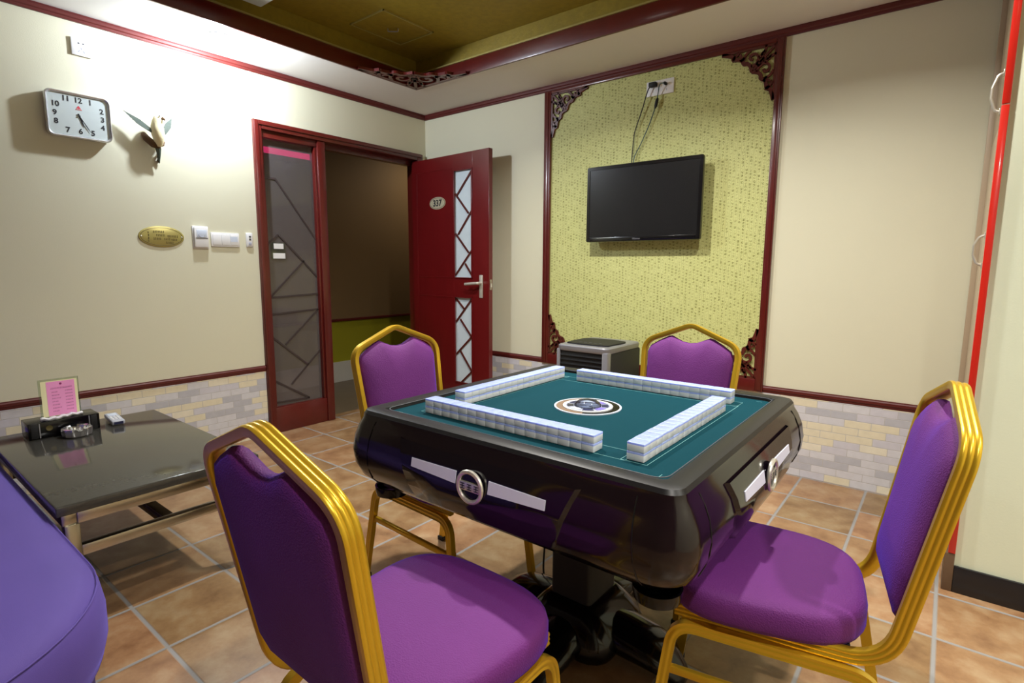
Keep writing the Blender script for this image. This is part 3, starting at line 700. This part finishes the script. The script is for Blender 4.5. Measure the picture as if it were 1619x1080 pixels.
def dbl_parts(t):
    for sx in (-1, 1): MB().box(sx * .045 - .002, sx * .045 + .002, -.0108, -.0098, -.025, -.013, 'grey').build('slot', t, flat=True)
    MB().box(-.0008, .0008, -.0106, -.0098, -.045, .045, 'grey').build('joint', t)
socket('wall_socket', 'white double wall socket above the television with two plugs in it', 'outlet', (2.172, -.004, 2.327), 0, .182, .09, dbl_parts)
pc = thing('power_cable', 'black power cable hanging from the left half of the socket to the television', 'cable', (0, 0, 0))
MB().box(2.108, 2.158, -.048, -.0148, 2.331, 2.359, 'black', .006).build('plug', pc)
MB().tube(smooth([(2.118, -.036, 2.336), (2.10, -.036, 2.31), (2.06, -.026, 2.20), (2.015, -.022, 2.08), (2.006, -.024, 2.0), (2.004, -.03, 1.93), (2.006, -.04, 1.84)], 6), .0035, 'cable', 8).build('cord', pc)
ac = thing('aerial_cable', 'thin green grey aerial cable from the right half of the socket to the television', 'cable', (0, 0, 0))
MB().lathe([(.009, 0), (.009, .022), (.006, .03)], 'black', 12, Matrix.Translation((2.213, -.0148, 2.34)) @ Matrix.Rotation(PI / 2, 4, 'X')).build('plug', ac)
MB().tube(smooth([(2.212, -.044, 2.34), (2.185, -.046, 2.332), (2.168, -.03, 2.28), (2.158, -.026, 2.23), (2.118, -.022, 2.12), (2.06, -.02, 2.0), (2.02, -.026, 1.92), (2.016, -.04, 1.84)], 6), .0032, 'cable_g', 8).build('cord', ac)
MB().tube([(2.166, -.028, 2.262), (2.163, -.027, 2.25), (2.155, -.026, 2.215), (2.15, -.026, 2.2)], [.004, .010, .010, .004], 'black', 10).build('inline_connector', ac)

# ------------------------------------------------------------------ air cooler
ar = thing('air_cooler', 'silver and black air cooler against the yellow wallpaper panel', 'air cooler', (2.005, -.40, 0))
w_, d0, d1 = .178, -.22, .225
MB().box(-w_, w_, d0 + .03, d1, .06, .69, 'charcoal', .012).build('cabinet', ar)
b = MB().box(-w_, -w_ + .022, d0, d0 + .05, .06, .70, 'silver', .006).box(w_ - .038, w_, d0, d0 + .05, .06, .70, 'silver', .006)
b.box(-w_, w_, d0 + .002, d0 + .05, .05, .09, 'silver', .006); b.build('front_frame', ar)
b = MB().box(-w_ + .02, w_ - .036, d0 + .012, d0 + .03, .09, .69, 'black', .002)
for k in range(9): b.box(-w_ + .024, w_ - .04, d0 + .006, d0 + .014, .44 + .027 * k, .444 + .027 * k, 'black_gloss', .001)
for k in range(0): b.box(-w_ + .03 + k * .029, -w_ + .034 + k * .029, d0 + .008, d0 + .014, .43, .675, 'black_gloss')
b.build('front_grille', ar)
b = MB().loft([[Vector((x_, y_, z_)) for x_, y_ in rrect(w_ + e, .222 + e, .035, 5, 0, .002)] for z_, e in ((.69, -.004), (.70, 0), (.72, 0), (.727, -.006), (.728, -.02))], 'silver'); b.build('top_cover', ar)
MB().prism(smooth_poly([(-.145, -.10), (-.12, -.165), (.12, -.165), (.145, -.10), (.15, .06), (.10, .10), (0, .115), (-.10, .10), (-.15, .06)]), lambda u, v, d: Vector((u, v, d)), .7275, .736, 'black').build('control_panel', ar)
b = MB()
for k in range(5): b.box(-.08 + .035 * k, -.06 + .035 * k, -.12, -.105, .736, .7375, 'dgrey', .001)
b.build('buttons', ar)
MB().box(-.012, .012, d0 + .002, d0 + .012, .50, .508, 'chrome', .001).build('badge', ar)
for sx in (-1, 1):
    for y_ in (d0 + .06, d1 - .04):
        MB().lathe([(.022, -.012), (.026, -.008), (.026, .008), (.022, .012)], 'rug', 16, Matrix.Translation((sx * .14, y_, .027)) @ Matrix.Rotation(PI / 2, 4, 'Y')).box(sx * .14 - .008, sx * .14 + .008, y_ - .008, y_ + .008, .027, .065, 'black').build('caster', ar)

# ------------------------------------------------------------------ mahjong table
TX, TY = 2.862, -1.995
mt = thing('mahjong_table', 'automatic mahjong table with teal felt top and glossy dark aubergine body on a pedestal', 'table', (TX, TY, 0))
FZ = .770
prof = [(.434, .012, .765), (.434, .012, .772), (.440, .014, .781), (.468, .026, .785), (.484, .034, .781), (.490, .038, .772), (.493, .042, .760), (.505, .055, .742), (.519, .068, .708), (.526, .074, .668), (.522, .074, .628), (.506, .07, .592), (.476, .066, .562), (.43, .06, .546)]
hz_ = lambda z_: next((a[0] + (b_[0] - a[0]) * (z_ - a[2]) / (b_[2] - a[2]) for a, b_ in zip(prof[5:], prof[6:]) if b_[2] <= z_ <= a[2]), .42)
ring = lambda h_, r_, z_: [Vector((x_, y_, z_)) for x_, y_ in rrect(h_, h_, r_, 7)]
MB().loft([ring(*q) for q in prof[5:]], 'aubergine', True, False, True).build('body_shell', mt, 60)
MB().loft([ring(*q) for q in prof[:6]], 'rim', True, False, False).build('table_rim', mt, 40)
MB().sweep(ring(.4355, .031, .7795), [(.0014 * math.cos(a * PI / 4), .0014 * math.sin(a * PI / 4)) for a in range(8)], (0, 0, 1), 'dgrey', True).build('rim_trim', mt)
b = MB().loft([ring(.434, .03, .752), ring(.434, .03, FZ)], 'felt', True, True, True); b.build('felt_top', mt, flat=True)
ROWO = .330                                        # rows of tiles this far from the centre
b = MB()
def line(x0, y0, x1, y1, w=.0013):
    b.box(min(x0, x1) - w / 2, max(x0, x1) + w / 2, min(y0, y1) - w / 2, max(y0, y1) + w / 2, FZ, FZ + .0004, 'felt_line')
for k in range(4):
    sub = MB()
    cs, sn = [(1, 0), (0, 1), (-1, 0), (0, -1)][k]
    rot = lambda x_, y_: (cs * x_ - sn * y_, sn * x_ + cs * y_)
    for (x0, y0, x1, y1) in ((-.36, -ROWO - .032, .31, -ROWO - .032), (-.36, -ROWO + .032, .31, -ROWO + .032), (-.36, -ROWO - .032, -.36, -ROWO + .032), (.31, -ROWO - .032, .31, -ROWO + .032), (-.425 + .02, -.41, -.425 + .035, -.41)):
        p0 = rot(x0, y0); p1 = rot(x1, y1); line(*p0, *p1)
b.build('felt_markings', mt, flat=True)
# centre dial
dl = MB().lathe([(.1, FZ), (.1, FZ + .002), (0, FZ + .002)], 'black_gloss', 48).build('centre_dial', mt); dl['label'] = 'round centre dial with white rings and pale dome'
def ringband(r0, r1, z0, z1, m, a0=0, a1=360, n=48):
    bb = MB(); full = a1 - a0 >= 360; k = [math.radians(a0 + (a1 - a0) * i / n) for i in range(n + (0 if full else 1))]
    secs = [[Vector((r_ * math.cos(a), r_ * math.sin(a), z_)) for r_, z_ in ((r0, z0), (r1, z0), (r1, z1), (r0, z1))] for a in k]
    if full: secs.append([v.copy() for v in secs[0]])
    bb.loft(secs, m, True, not full, not full); return bb
ringband(.098, .104, FZ, FZ + .003, 'ice').build('outer_ring', dl); ringband(.068, .077, FZ, FZ + .005, 'white').build('inner_ring', dl)
ringband(.0775, .0975, FZ + .0015, FZ + .0026, 'dial_reflection', 110, 290).build('painted_reflection', dl)  # brownish reflection painted over one half of the dark dial band
b = MB().lathe([(.068, FZ + .002), (.068, FZ + .004), (0, FZ + .004)], 'dial_grey', 40)
for a0, m_ in ((15, 'navy'), (58, 'violet'), (103, 'ice'), (150, 'navy'), (195, 'black_in'), (240, 'ice'), (285, 'navy'), (328, 'violet')):
    bb = ringband(.044, .064, FZ + .004, FZ + .0052, m_, a0, a0 + 33, 6); me = bpy.data.meshes.new('x'); bb.bm.to_mesh(me); nf = len(b.bm.faces); b.bm.from_mesh(me); b.bm.faces.ensure_lookup_table()
    for f in b.bm.faces[nf:]: f.material_index = b.mi(m_)
    bb.bm.free(); bpy.data.meshes.remove(me)
b.build('button_ring', dl, flat=True)
MB().lathe([(.042, FZ + .004)] + [(.042 * math.cos(PI / 2 * k / 8), FZ + .005 + .02 * math.sin(PI / 2 * k / 8)) for k in range(9)], 'dome', 32).build('dice_dome', dl)
# drawer front, badge and strips on each side
for k in range(4):
    R = Matrix.Rotation(k * PI / 2, 4, 'Z'); b = MB(); rows = []
    for i in range(9):
        z_ = .742 - .150 * i / 8; y_ = -(hz_(z_) + .010); w2 = .275 - .06 * i / 8
        rows.append([R @ Vector((sx, yy, z_)) for sx, yy in ((-w2 - .02, y_ + .022), (-w2, y_), (-w2 * .5, y_), (0, y_), (w2 * .5, y_), (w2, y_), (w2 + .02, y_ + .022))])
    b.loft(rows, 'aub_panel', False, False, False)
    dp = b.build('drawer_front', mt, 50)
    for sx in (-1, 1):
        b = MB(); y0, z0_, z1_ = -(hz_(.69) + .012), .676, .707
        def P(x_, z_, o): return R @ Vector((x_, -(hz_(z_) + .010 + o), z_))
        a, c = sx * .052, sx * .212
        rings = [[P(a, .708, -.002), P(a, .708, .002), P(a, .678, .002), P(a, .678, -.002)], [P(c, .706, -.002), P(c, .706, .002), P(c, .684, .002), P(c, .684, -.002)]]
        b.loft(rings, 'strip'); b.build('silver_strip', dp, flat=True)
    B0 = R @ Matrix.Translation((0, -(hz_(.683) + .012), .683)) @ Matrix.Rotation(PI / 2, 4, 'X')
    b = MB(); b.sweep([B0 @ Vector((.037 * math.cos(2 * PI * j / 36), .037 * math.sin(2 * PI * j / 36), .004)) for j in range(36)], [(.0055 * math.cos(a * PI / 4), .0055 * math.sin(a * PI / 4)) for a in range(8)], B0.to_3x3() @ Vector((0, 0, 1)), 'chrome', True)
    b.lathe([(.036, -.004), (.036, .0005), (0, .0005)], 'aub_panel', 28, B0)
    b.box(-.035, .035, -.011, .011, -.002, .006, 'chrome', .002, B0)
    for x_ in (-.022, 0, .022):
        b.box(x_ - .007, x_ + .007, .005, .0075, .006, .0066, 'dgrey', 0, B0).box(x_ - .007, x_ + .007, -.001, .0015, .006, .0066, 'dgrey', 0, B0).box(x_ - .007, x_ + .007, -.0075, -.005, .006, .0066, 'dgrey', 0, B0).box(x_ - .0015, x_ + .0015, -.0075, .0075, .006, .0066, 'dgrey', 0, B0)
    b.build('ring_badge', dp)
    for sx in (-1, 1):                              # corner seams
        path = [R @ Vector((sx * (.405 + .012 * i / 8), -(hz_(.758 - .19 * i / 8) + .0003), .758 - .19 * i / 8)) for i in range(9)]
        MB().tube(path, .0016, 'black_gloss', 6).build('seam', mt)
for sx in (-1, 1):
    for sy in (-1, 1):
        b = MB().lathe([(.030, .513), (.048, .518), (.052, .535), (.052, .545), (.047, .545), (.043, .528), (0, .526)], 'black_gloss', 28, Matrix.Translation((sx * .425, sy * .425, .0)))
        b.box(-.03, .03, -.012, .012, .538, .548, 'black', .002, Matrix.Translation((sx * .385, sy * .385, .0)) @ Matrix.Rotation(math.atan2(sy, sx), 4, 'Z')); b.build('cup_holder', mt)
# pedestal
b = MB(); sq = lambda hx, hy, r_, z_: [Vector((x_, y_, z_)) for x_, y_ in rrect(hx, hy, r_, 4)]
b.loft([sq(.24, .24, .06, .548), sq(.22, .22, .06, .535), sq(.12, .12, .04, .51), sq(.08, .09, .02, .485), sq(.072, .085, .015, .46), sq(.072, .085, .015, .16), sq(.08, .095, .02, .12)], 'black'); b.build('column', mt, 30)
MB().loft([sq(.15, .15, .07, .03), sq(.165, .165, .08, .06), sq(.155, .155, .08, .10), sq(.11, .12, .05, .145), sq(.078, .091, .02, .17)], 'black_gloss').build('base', mt, 60)
for k in range(4):
    a = k * PI / 2; d = Vector((math.cos(a), math.sin(a), 0)); n2 = Vector((-d.y, d.x, 0))
    st = [(.08, .075, .135, .02), (.16, .088, .132, .022), (.24, .086, .120, .022), (.285, .076, .098, .018), (.315, .058, .066, .006), (.335, .045, .045, .002), (.348, .030, .030, .004)]
    rings = [[d * r_ + n2 * w2 * math.cos(t) * 1.0 + Vector((0, 0, zb + (zt - zb) * (.5 + .5 * math.sin(t)))) for t in [2 * PI * j / 16 for j in range(16)]] for r_, w2, zt, zb in st]
    MB().loft(rings, 'black_gloss').build('foot', mt, 60)
pc2 = MB().tube(smooth([(-.20, .12, .59), (-.25, .15, .45), (-.27, .17, .2), (-.29, .19, .03), (-.24, .15, .008), (-.14, .06, .008)], 8), .004, 'cable', 8); pc2.build('power_cord', mt)

# ------------------------------------------------------------------ mahjong tiles, every tile its own object
TW, TD, TH = .0336, .0430, .0216
def tile_mesh():
    b = MB(); e = .0002
    def rg(z_, d): return [Vector((x_, y_, z_)) for x_, y_ in rrect(TW / 2 - e - d, TD / 2 - e - d, .0013, 2)]
    b.loft([rg(.0002, .0012), rg(.0008, .0003), rg(.0014, 0), rg(TH * .74, 0)], 'tile_w', True, True, False)
    b.loft([rg(TH * .74, 0), rg(TH - .0014, 0), rg(TH - .0008, .0003), rg(TH - .0004, .0012)], 'tile_b', True, False, True)
    bmesh.ops.remove_doubles(b.bm, verts=b.bm.verts, dist=1e-5)
    o = b.build('mahjong_tile', None, 50); return o
proto = tile_mesh(); first = True
ORD = 'first second third fourth fifth sixth seventh eighth ninth tenth eleventh twelfth thirteenth fourteenth fifteenth sixteenth seventeenth'.split()
ROWS = [  # name, start xy (first tile), step dir, rotation, which end is counted from
    ('front row', (2.522, TY - .343), (1, 0), 0, 'left end', 'tiles in the front row on the mahjong table'),
    ('right row', (3.192, -2.348), (0, 1), PI / 2, 'near end', 'tiles in the right row on the mahjong table'),
    ('back row', (2.627, TY + .335), (1, 0), 0, 'left end', 'tiles in the back row on the mahjong table'),
    ('left row', (2.535, -2.225), (0, 1), PI / 2, 'near end', 'tiles in the left row on the mahjong table')]
for nm, (sx, sy), (dx, dy), rz, end, grp in ROWS:
    for i in range(17):
        for lay in range(2):
            o = proto if first else proto.copy()
            if not first: COL.objects.link(o)
            first = False
            j = random.uniform(-.0006, .0006)
            o.location = (sx + dx * TW * (i + .5) + dy * j, sy + dy * TW * (i + .5) + dx * j, FZ + .0004 + lay * (TH - .0004)); o.rotation_euler = (0, 0, rz)
            pos = ORD[i] + ' from' if i < 16 else 'last from'
            tag(o, f"blue-backed white mahjong tile, {'upper' if lay else 'lower'} layer, {pos} the {end} of the {nm}", 'mahjong tile', grp)

# ------------------------------------------------------------------ banquet chairs
def make_chair(label):
    t = thing('banquet_chair', label, 'chair', (0, 0, 0), 0, 'purple banquet chairs round the mahjong table')
    ws, zs, zp, wb = .199, .882, .961, .172
    yb, rec, zr = -.226, .17, .405
    q = lambda x_, z_: Vector((x_, yb - rec * (z_ - .45), z_))
    pts = [(-wb, .205, zr), (-wb, yb + .012, zr), q(-ws, zs), q(0, zp), q(ws, zs), (wb, yb + .012, zr), (wb, .205, zr)]
    path = fillet(pts, [.10, .07, .06, .07, .10], 9)
    # ribbed tube: u outwards, v front-to-back
    outer = [(.009 + .0022 * abs(math.sin(3 * PI * k / 18)), -.0155 + .031 * k / 18) for k in range(19)]
    sec = outer + [(-.006, .0155), (-.009, .012), (-.009, -.012), (-.006, -.0155)]
    MB().sweep(path, sec, (-1, 0, 0), 'gold').build('back_frame', t, 50)
    # upholstered back panel, set inside the frame with a hand hole at the top
    iw = lambda z_: (wb + (ws - wb) * max(0, (z_ - zr)) / (zs - zr)) - .012
    bz = lambda x_: zp - (zp - zs) * abs(x_) / ws - .010
    L_ = [(-iw(.50) + .035, .488), (-iw(.53) + .005, .515), (-iw(.65) + .004, .65), (-iw(.78) + .004, .78), (-iw(.84) + .004, .838), (-iw(.86) + .016, .866), (-.135, bz(.135) - .008), (-.095, bz(.095) - .003), (-.080, bz(.08) - .006), (-.062, .905), (-.03, .891)]
    out = [(x_, z_) for x_, z_ in L_] + [(0, .887)] + [(-x_, z_) for x_, z_ in reversed(L_)]
    cx, cz = 0, .70
    def lay(sc, off):
        return [Vector((x_ * sc, yb - rec * (cz + (z_ - cz) * sc - .45) + off, cz + (z_ - cz) * sc)) for x_, z_ in out]
    b = MB(); b.loft([lay(.80, -.020), lay(.93, -.0175), lay(.985, -.012), lay(1, -.004), lay(.995, .006), lay(.96, .014), lay(.86, .024), lay(.66, .031), lay(.4, .034)], 'purple'); b.build('backrest', t, 70)
    # seat
    def so(f_, z_):
        pts = []
        for k in range(44):
            a = 2 * PI * k / 44; c, s_ = math.cos(a), math.sin(a); n_ = 3.2
            x_ = abs(c) ** (2 / n_) * math.copysign(1, c); y_ = abs(s_) ** (2 / n_) * math.copysign(1, s_)
            w2 = .214 + .018 * y_
            pts.append(Vector((x_ * w2 * f_, .024 + y_ * .212 * f_, z_)))
        return pts
    MB().loft([so(.90, .414), so(.975, .418), so(1, .43), so(1, .462), so(.985, .476), so(.955, .484), so(.87, .490), so(.6, .496), so(.3, .498)], 'purple').build('seat', t, 70)
    MB().box(-.155, .155, -.15, .17, .402, .415, 'black').build('seat_board', t)
    for sx in (-1, 1):
        x_ = sx * .184
        lsec = [(.009 + .002 * abs(math.cos(2 * PI * k / 10)), -.0125 + .025 * k / 10) for k in range(11)] + [(-.008, .0125), (-.008, -.0125)]
        fpath = fillet([(x_ + sx * .012, .25, .012), (x_, .205, .374), (x_, .02, .374)], .06, 8)
        rpath = fillet([(x_ + sx * .012, -.265, .012), (x_, -.195, .374), (x_, .02, .374)], .06, 8)
        for pth in (fpath, rpath):
            lg = MB().sweep(pth, lsec, (sx, 0, 0), 'gold').build('leg', t, 50)
            p0 = pth[0]; MB().box(p0.x - .014, p0.x + .014, p0.y - .016, p0.y + .016, 0, .018, 'rug', .003).build('foot_cap', lg)
        MB().box(x_ - .007 + sx * .004, x_ + .007 + sx * .004, -.228, .222, .245, .265, 'gold', .003).build('stretcher', t)
    for y_ in (.12, -.12): MB().box(-.172, .172, y_ - .01, y_ + .01, .386, .402, 'gold', .003).build('crossbar', t)
    return t
ch = make_chair('purple gold-framed banquet chair in the foreground, seen from behind next to the coffee table')
ch.location = (2.917, -2.745, 0); ch.rotation_euler = (0, 0, -.003)
copy_tree(ch, (3.436, -2.05, 0), 1.759, 'purple gold-framed banquet chair on the right, seen side-on beside the black skirting')
copy_tree(ch, (2.885, -1.50, 0), 3.15, 'purple gold-framed banquet chair behind the mahjong table, under the television')
copy_tree(ch, (2.30, -2.045, 0), -1.62, 'purple gold-framed banquet chair in front of the open red door')

# ------------------------------------------------------------------ coffee table and what stands on it
CT = .45
ct = thing('coffee_table', 'low coffee table with black stone top and square steel legs beside the sofa', 'coffee table', (1.05, -2.735, 0))
hx, hy = .548, .322
MB().box(-hx, hx, -hy, hy, CT - .034, CT, 'granite', .005, seg=3).build('table_top', ct)
b = MB()
for sy in (-1, 1): b.box(-hx + .02, hx - .02, sy * (hy - .035) - .02, sy * (hy - .035) + .02, CT - .074, CT - .034, 'steel', .002)
for sx in (-1, 1): b.box(sx * (hx - .035) - .02, sx * (hx - .035) + .02, -hy + .055, hy - .055, CT - .074, CT - .034, 'steel', .002)
b.build('apron', ct)
for sx in (-1, 1):
    for sy in (-1, 1):
        lg = MB().box(sx * (hx - .035) - .02, sx * (hx - .035) + .02, sy * (hy - .04) - .02, sy * (hy - .04) + .02, .006, CT - .074, 'steel', .002).build('leg', ct)
        MB().box(sx * (hx - .035) - .021, sx * (hx - .035) + .021, sy * (hy - .04) - .021, sy * (hy - .04) + .021, 0, .008, 'black', .001).build('foot_pad', lg)
    MB().box(sx * (hx - .035) - .016, sx * (hx - .035) + .016, -hy + .06, hy - .06, .262, .298, 'steel', .002).build('stretcher', ct)
MB().box(-hx + .05, hx - .05, -.018, .018, .262, .298, 'steel', .002).build('cross_stretcher', ct)

tb = thing('tissue_box', 'black gloss tissue box on the coffee table', 'tissue box', (.622, -2.823, CT))
MB().box(-.062, .062, -.127, .127, 0, .072, 'black_gloss', .003).build('box_body', tb)
for y_ in (-.105, .105): MB().box(.0615, .0632, y_ - .012, y_ + .012, .004, .068, 'black', .001).build('side_band', tb)
for y_ in (-.088, .088): MB().box(.0615, .0628, y_ - .002, y_ + .002, .004, .068, 'silver').build('silver_line', tb)
MB().lathe([(.012, 0), (.012, .0008), (.010, .0008), (.009, .0002)], 'ink_brown', 20, Matrix.Translation((.0621, -.055, .042)) @ Matrix.Rotation(PI / 2, 4, 'Y')).build('round_emblem', tb)
# tissue peeking out of the slot
b = MB(); ppts = [(-.014, -.075), (.008, -.03), (-.004, .02), (.012, .07)]
b.loft([[Vector((.036 + .012 * math.sin(3 * k / 8) + o, -.078 + .15 * k / 16, .0718 + zz + .003 * math.sin(k * 1.7))) for o, zz in ((-.014, 0), (.010, 0), (.015, .010), (-.004, .014))] for k in range(17)], 'white'); b.build('tissue', tb, 80)
mc = thing('menu_card', 'pink price card in a clear holder standing on the tissue box', 'card', (.612, -2.817, CT + .0725), 0)
MB().box(-.003, .003, -.072, .072, 0, .172, 'clear', .0005).box(-.02, .02, -.06, .06, 0, .003, 'clear').build('clear_holder', mc, flat=True)
MB().box(.0032, .0038, -.064, .066, .004, .164, 'cream').build('card_border', mc, flat=True)
MB().box(.0038, .0043, -.045, .056, .006, .16, 'pink').build('pink_sheet', mc, flat=True)
b = MB()
def dash_y(y0, y1, zc, h, m):
    y_ = y0
    while y_ < y1:
        w = .0055; b.box(.0043, .0046, y_, y_ + w * random.uniform(.5, .85), zc - h / 2, zc - h / 2 + h * .3, m); b.box(.0043, .0046, y_ + .001, y_ + w * .7, zc + h * .1, zc + h * .35, m); y_ += w
dash_y(-.03, .045, .13, .007, 'magenta'); b.ball((.0043, .006, .148), .0004, .005, .005, 'magenta', 8)
for k in range(7): dash_y(-.028, -.002 + .006 * (k % 3 - 1), .113 - .0145 * k, .005, 'magenta'); dash_y(.02, .046, .115 - .0145 * k, .005, 'magenta')
b.build('printed_lines', mc, flat=True)
at_ = thing('ashtray', 'round shiny silver ashtray in front of the tissue box', 'ashtray', (.738, -2.795, CT))
b = MB(); prof_ = [(.046, 0), (.052, .004), (.056, .03), (.055, .037), (.050, .039), (.044, .034), (.040, .012), (.0, .010)]
n = 48; rings = []
for r_, z_ in prof_:
    fa = (lambda k: 1.03 if k % 4 == 0 else .975) if 0 < z_ < .036 and r_ > .05 else (lambda k: 1)
    rings.append([Vector((max(r_, 1e-4) * fa(k) * math.cos(2 * PI * k / n), max(r_, 1e-4) * fa(k) * math.sin(2 * PI * k / n), z_ - (.008 if z_ > .033 and k % 12 in (0, 1, 11) else 0))) for k in range(n)])
b.loft(rings, 'ash_chrome'); b.build('bowl', at_, 20)
rm = thing('remote_control', 'grey remote control lying on the coffee table right of the tissue box', 'remote control', (.60, -2.617, CT), math.radians(-6))
MB().box(-.095, .095, -.026, .026, .001, .022, 'grey', .006, seg=3).build('casing', rm)
MB().box(-.085, -.03, -.018, .018, .0215, .0228, 'ice', .0005).build('display', rm)
b = MB()
for i in range(4):
    for j in range(3): b.box(-.012 + .022 * i, -.002 + .022 * i, -.018 + .013 * j, -.009 + .013 * j, .0215, .0238, 'white', .001)
b.build('buttons', rm); MB().box(.0955, .0965, -.018, .018, .005, .017, 'navy').build('front_window', rm)

# ------------------------------------------------------------------ sofa
sf = thing('sofa', 'violet velvet sofa with rounded end in the lower left foreground', 'sofa', (0, 0, 0))
def sofa_out(e, z_):
    x0, x1, y0, y1, R_ = .10, 2.40, -3.95, -3.062, .44
    pts = []
    def arc(cx, cy, r_, a0, a1, n_):
        for k in range(n_ + 1):
            a = math.radians(a0 + (a1 - a0) * k / n_); pts.append(Vector((cx + (r_ + e) * math.cos(a), cy + (r_ + e) * math.sin(a), z_)))
    arc(x1 - R_, y1 - R_, R_, 0, 90, 16); arc(x0 + .1, y1 - .1, .1, 90, 180, 5); arc(x0 + .1, y0 + .1, .1, 180, 270, 5); arc(x1 - .1, y0 + .1, .1, 270, 360, 5)
    return pts
MB().loft([sofa_out(-.02, .215), sofa_out(0, .222), sofa_out(.012, .27), sofa_out(.012, .33), sofa_out(.004, .38), sofa_out(-.012, .405), sofa_out(-.04, .42), sofa_out(-.095, .428)], 'velvet').build('seat_cushion', sf, 60)
MB().sweep(sofa_out(-.002, .398), [(.0022 * math.cos(a * PI / 3), .0022 * math.sin(a * PI / 3)) for a in range(6)], (0, 0, 1), 'velvet', True).build('cushion_seam', sf)
MB().loft([sofa_out(-.04, .03), sofa_out(-.03, .04), sofa_out(-.022, .2), sofa_out(-.03, .213)], 'velvet_dark').build('base', sf, 40)
MB().sweep(sofa_out(-.014, .212), [(.006 * math.cos(a * PI / 4), .006 * math.sin(a * PI / 4)) for a in range(8)], (0, 0, 1), 'gold', True).build('gold_piping', sf)
b = MB()
for x_, y_ in ((.3, -3.3), (2.1, -3.5), (.3, -3.8), (2.1, -3.8)): b.lathe([(.025, 0), (.03, .04)], 'black', 14, Matrix.Translation((x_, y_, 0)))
b.build('feet', sf)
MB().loft([[Vector((x_, y_, z_)) for x_, y_ in rrect(1.15 + e, .12 + e, .1, 5, 1.26, -4.06)] for z_, e in ((.05, 0), (.75, 0), (.82, -.02), (.85, -.07))], 'velvet').build('backrest', sf, 60)

# ------------------------------------------------------------------ wardrobe on the right
wd = thing('wardrobe', 'tall beige built-in wardrobe with chrome handles and a bright red edge on the right', 'wardrobe', (0, 0, 0))
MB().box(3.823, 4.30, -.80, -.02, .15, 2.45, 'cupboard', .002).build('carcass', wd)
MB().box(3.80, 4.29, -.80, -.02, 0, .148, 'plinth', .002).build('plinth', wd)
MB().box(3.786, 3.8225, -.042, -.012, .15, 2.45, 'cupboard', .002).build('filler_strip', wd)
def wdoor(y0, y1, z0, z1, hy_, hz0, hz1):
    d = MB().box(3.807, 3.8228, y0, y1, z0, z1, 'cupboard', .0015).build('door', wd)
    if hy_ is not None:
        m_ = (hz0 + hz1) / 2; X = 3.807
        MB().tube(fillet([(X, hy_, hz0), (X - .018, hy_, hz0 + .006), (X - .032, hy_, m_ - .02), (X - .032, hy_, m_ + .02), (X - .018, hy_, hz1 - .006), (X, hy_, hz1)], .02, 5), .0055, 'chrome', 10, u0=Vector((0, 1, 0))).box(X - .004, X, hy_ - .009, hy_ + .009, hz0 - .012, hz0 + .012, 'chrome', .001).box(X - .004, X, hy_ - .009, hy_ + .009, hz1 - .012, hz1 + .012, 'chrome', .001).build('handle', d)
wdoor(-.46, -.045, 1.757, 2.44, None, 0, 0); wdoor(-.803, -.464, 1.757, 2.44, -.50, 1.81, 1.955)
wdoor(-.46, -.045, .152, 1.752, None, 0, 0); wdoor(-.803, -.464, .152, 1.752, -.51, 1.215, 1.335)
tr = MB().box(3.794, 3.8155, -.922, -.898, .15, 1.744, 'red_bright', .002).box(3.794, 3.8155, -.922, -.898, 1.748, 2.496, 'red_bright', .002).build('edge_trim', wd); tr['label'] = 'bright red edge trim'
MB().box(3.785, 3.8155, -.92, -.802, 0, .148, 'plinth', .002).build('plinth_end', wd)

# ------------------------------------------------------------------ world and view
w = bpy.data.worlds.new('world'); SC.world = w; w.use_nodes = True
bg = w.node_tree.nodes['Background']; bg.inputs[0].default_value = lin((60, 58, 54)); bg.inputs[1].default_value = .15
SC.view_settings.view_transform = 'Standard'; SC.view_settings.look = 'None'; SC.view_settings.gamma = 1; SC.view_settings.exposure = 0.0
SC.view_settings.use_curve_mapping = False
SC.cycles.max_bounces = 10; SC.cycles.diffuse_bounces = 6; SC.cycles.sample_clamp_indirect = 6
SC.cycles.use_denoising = True
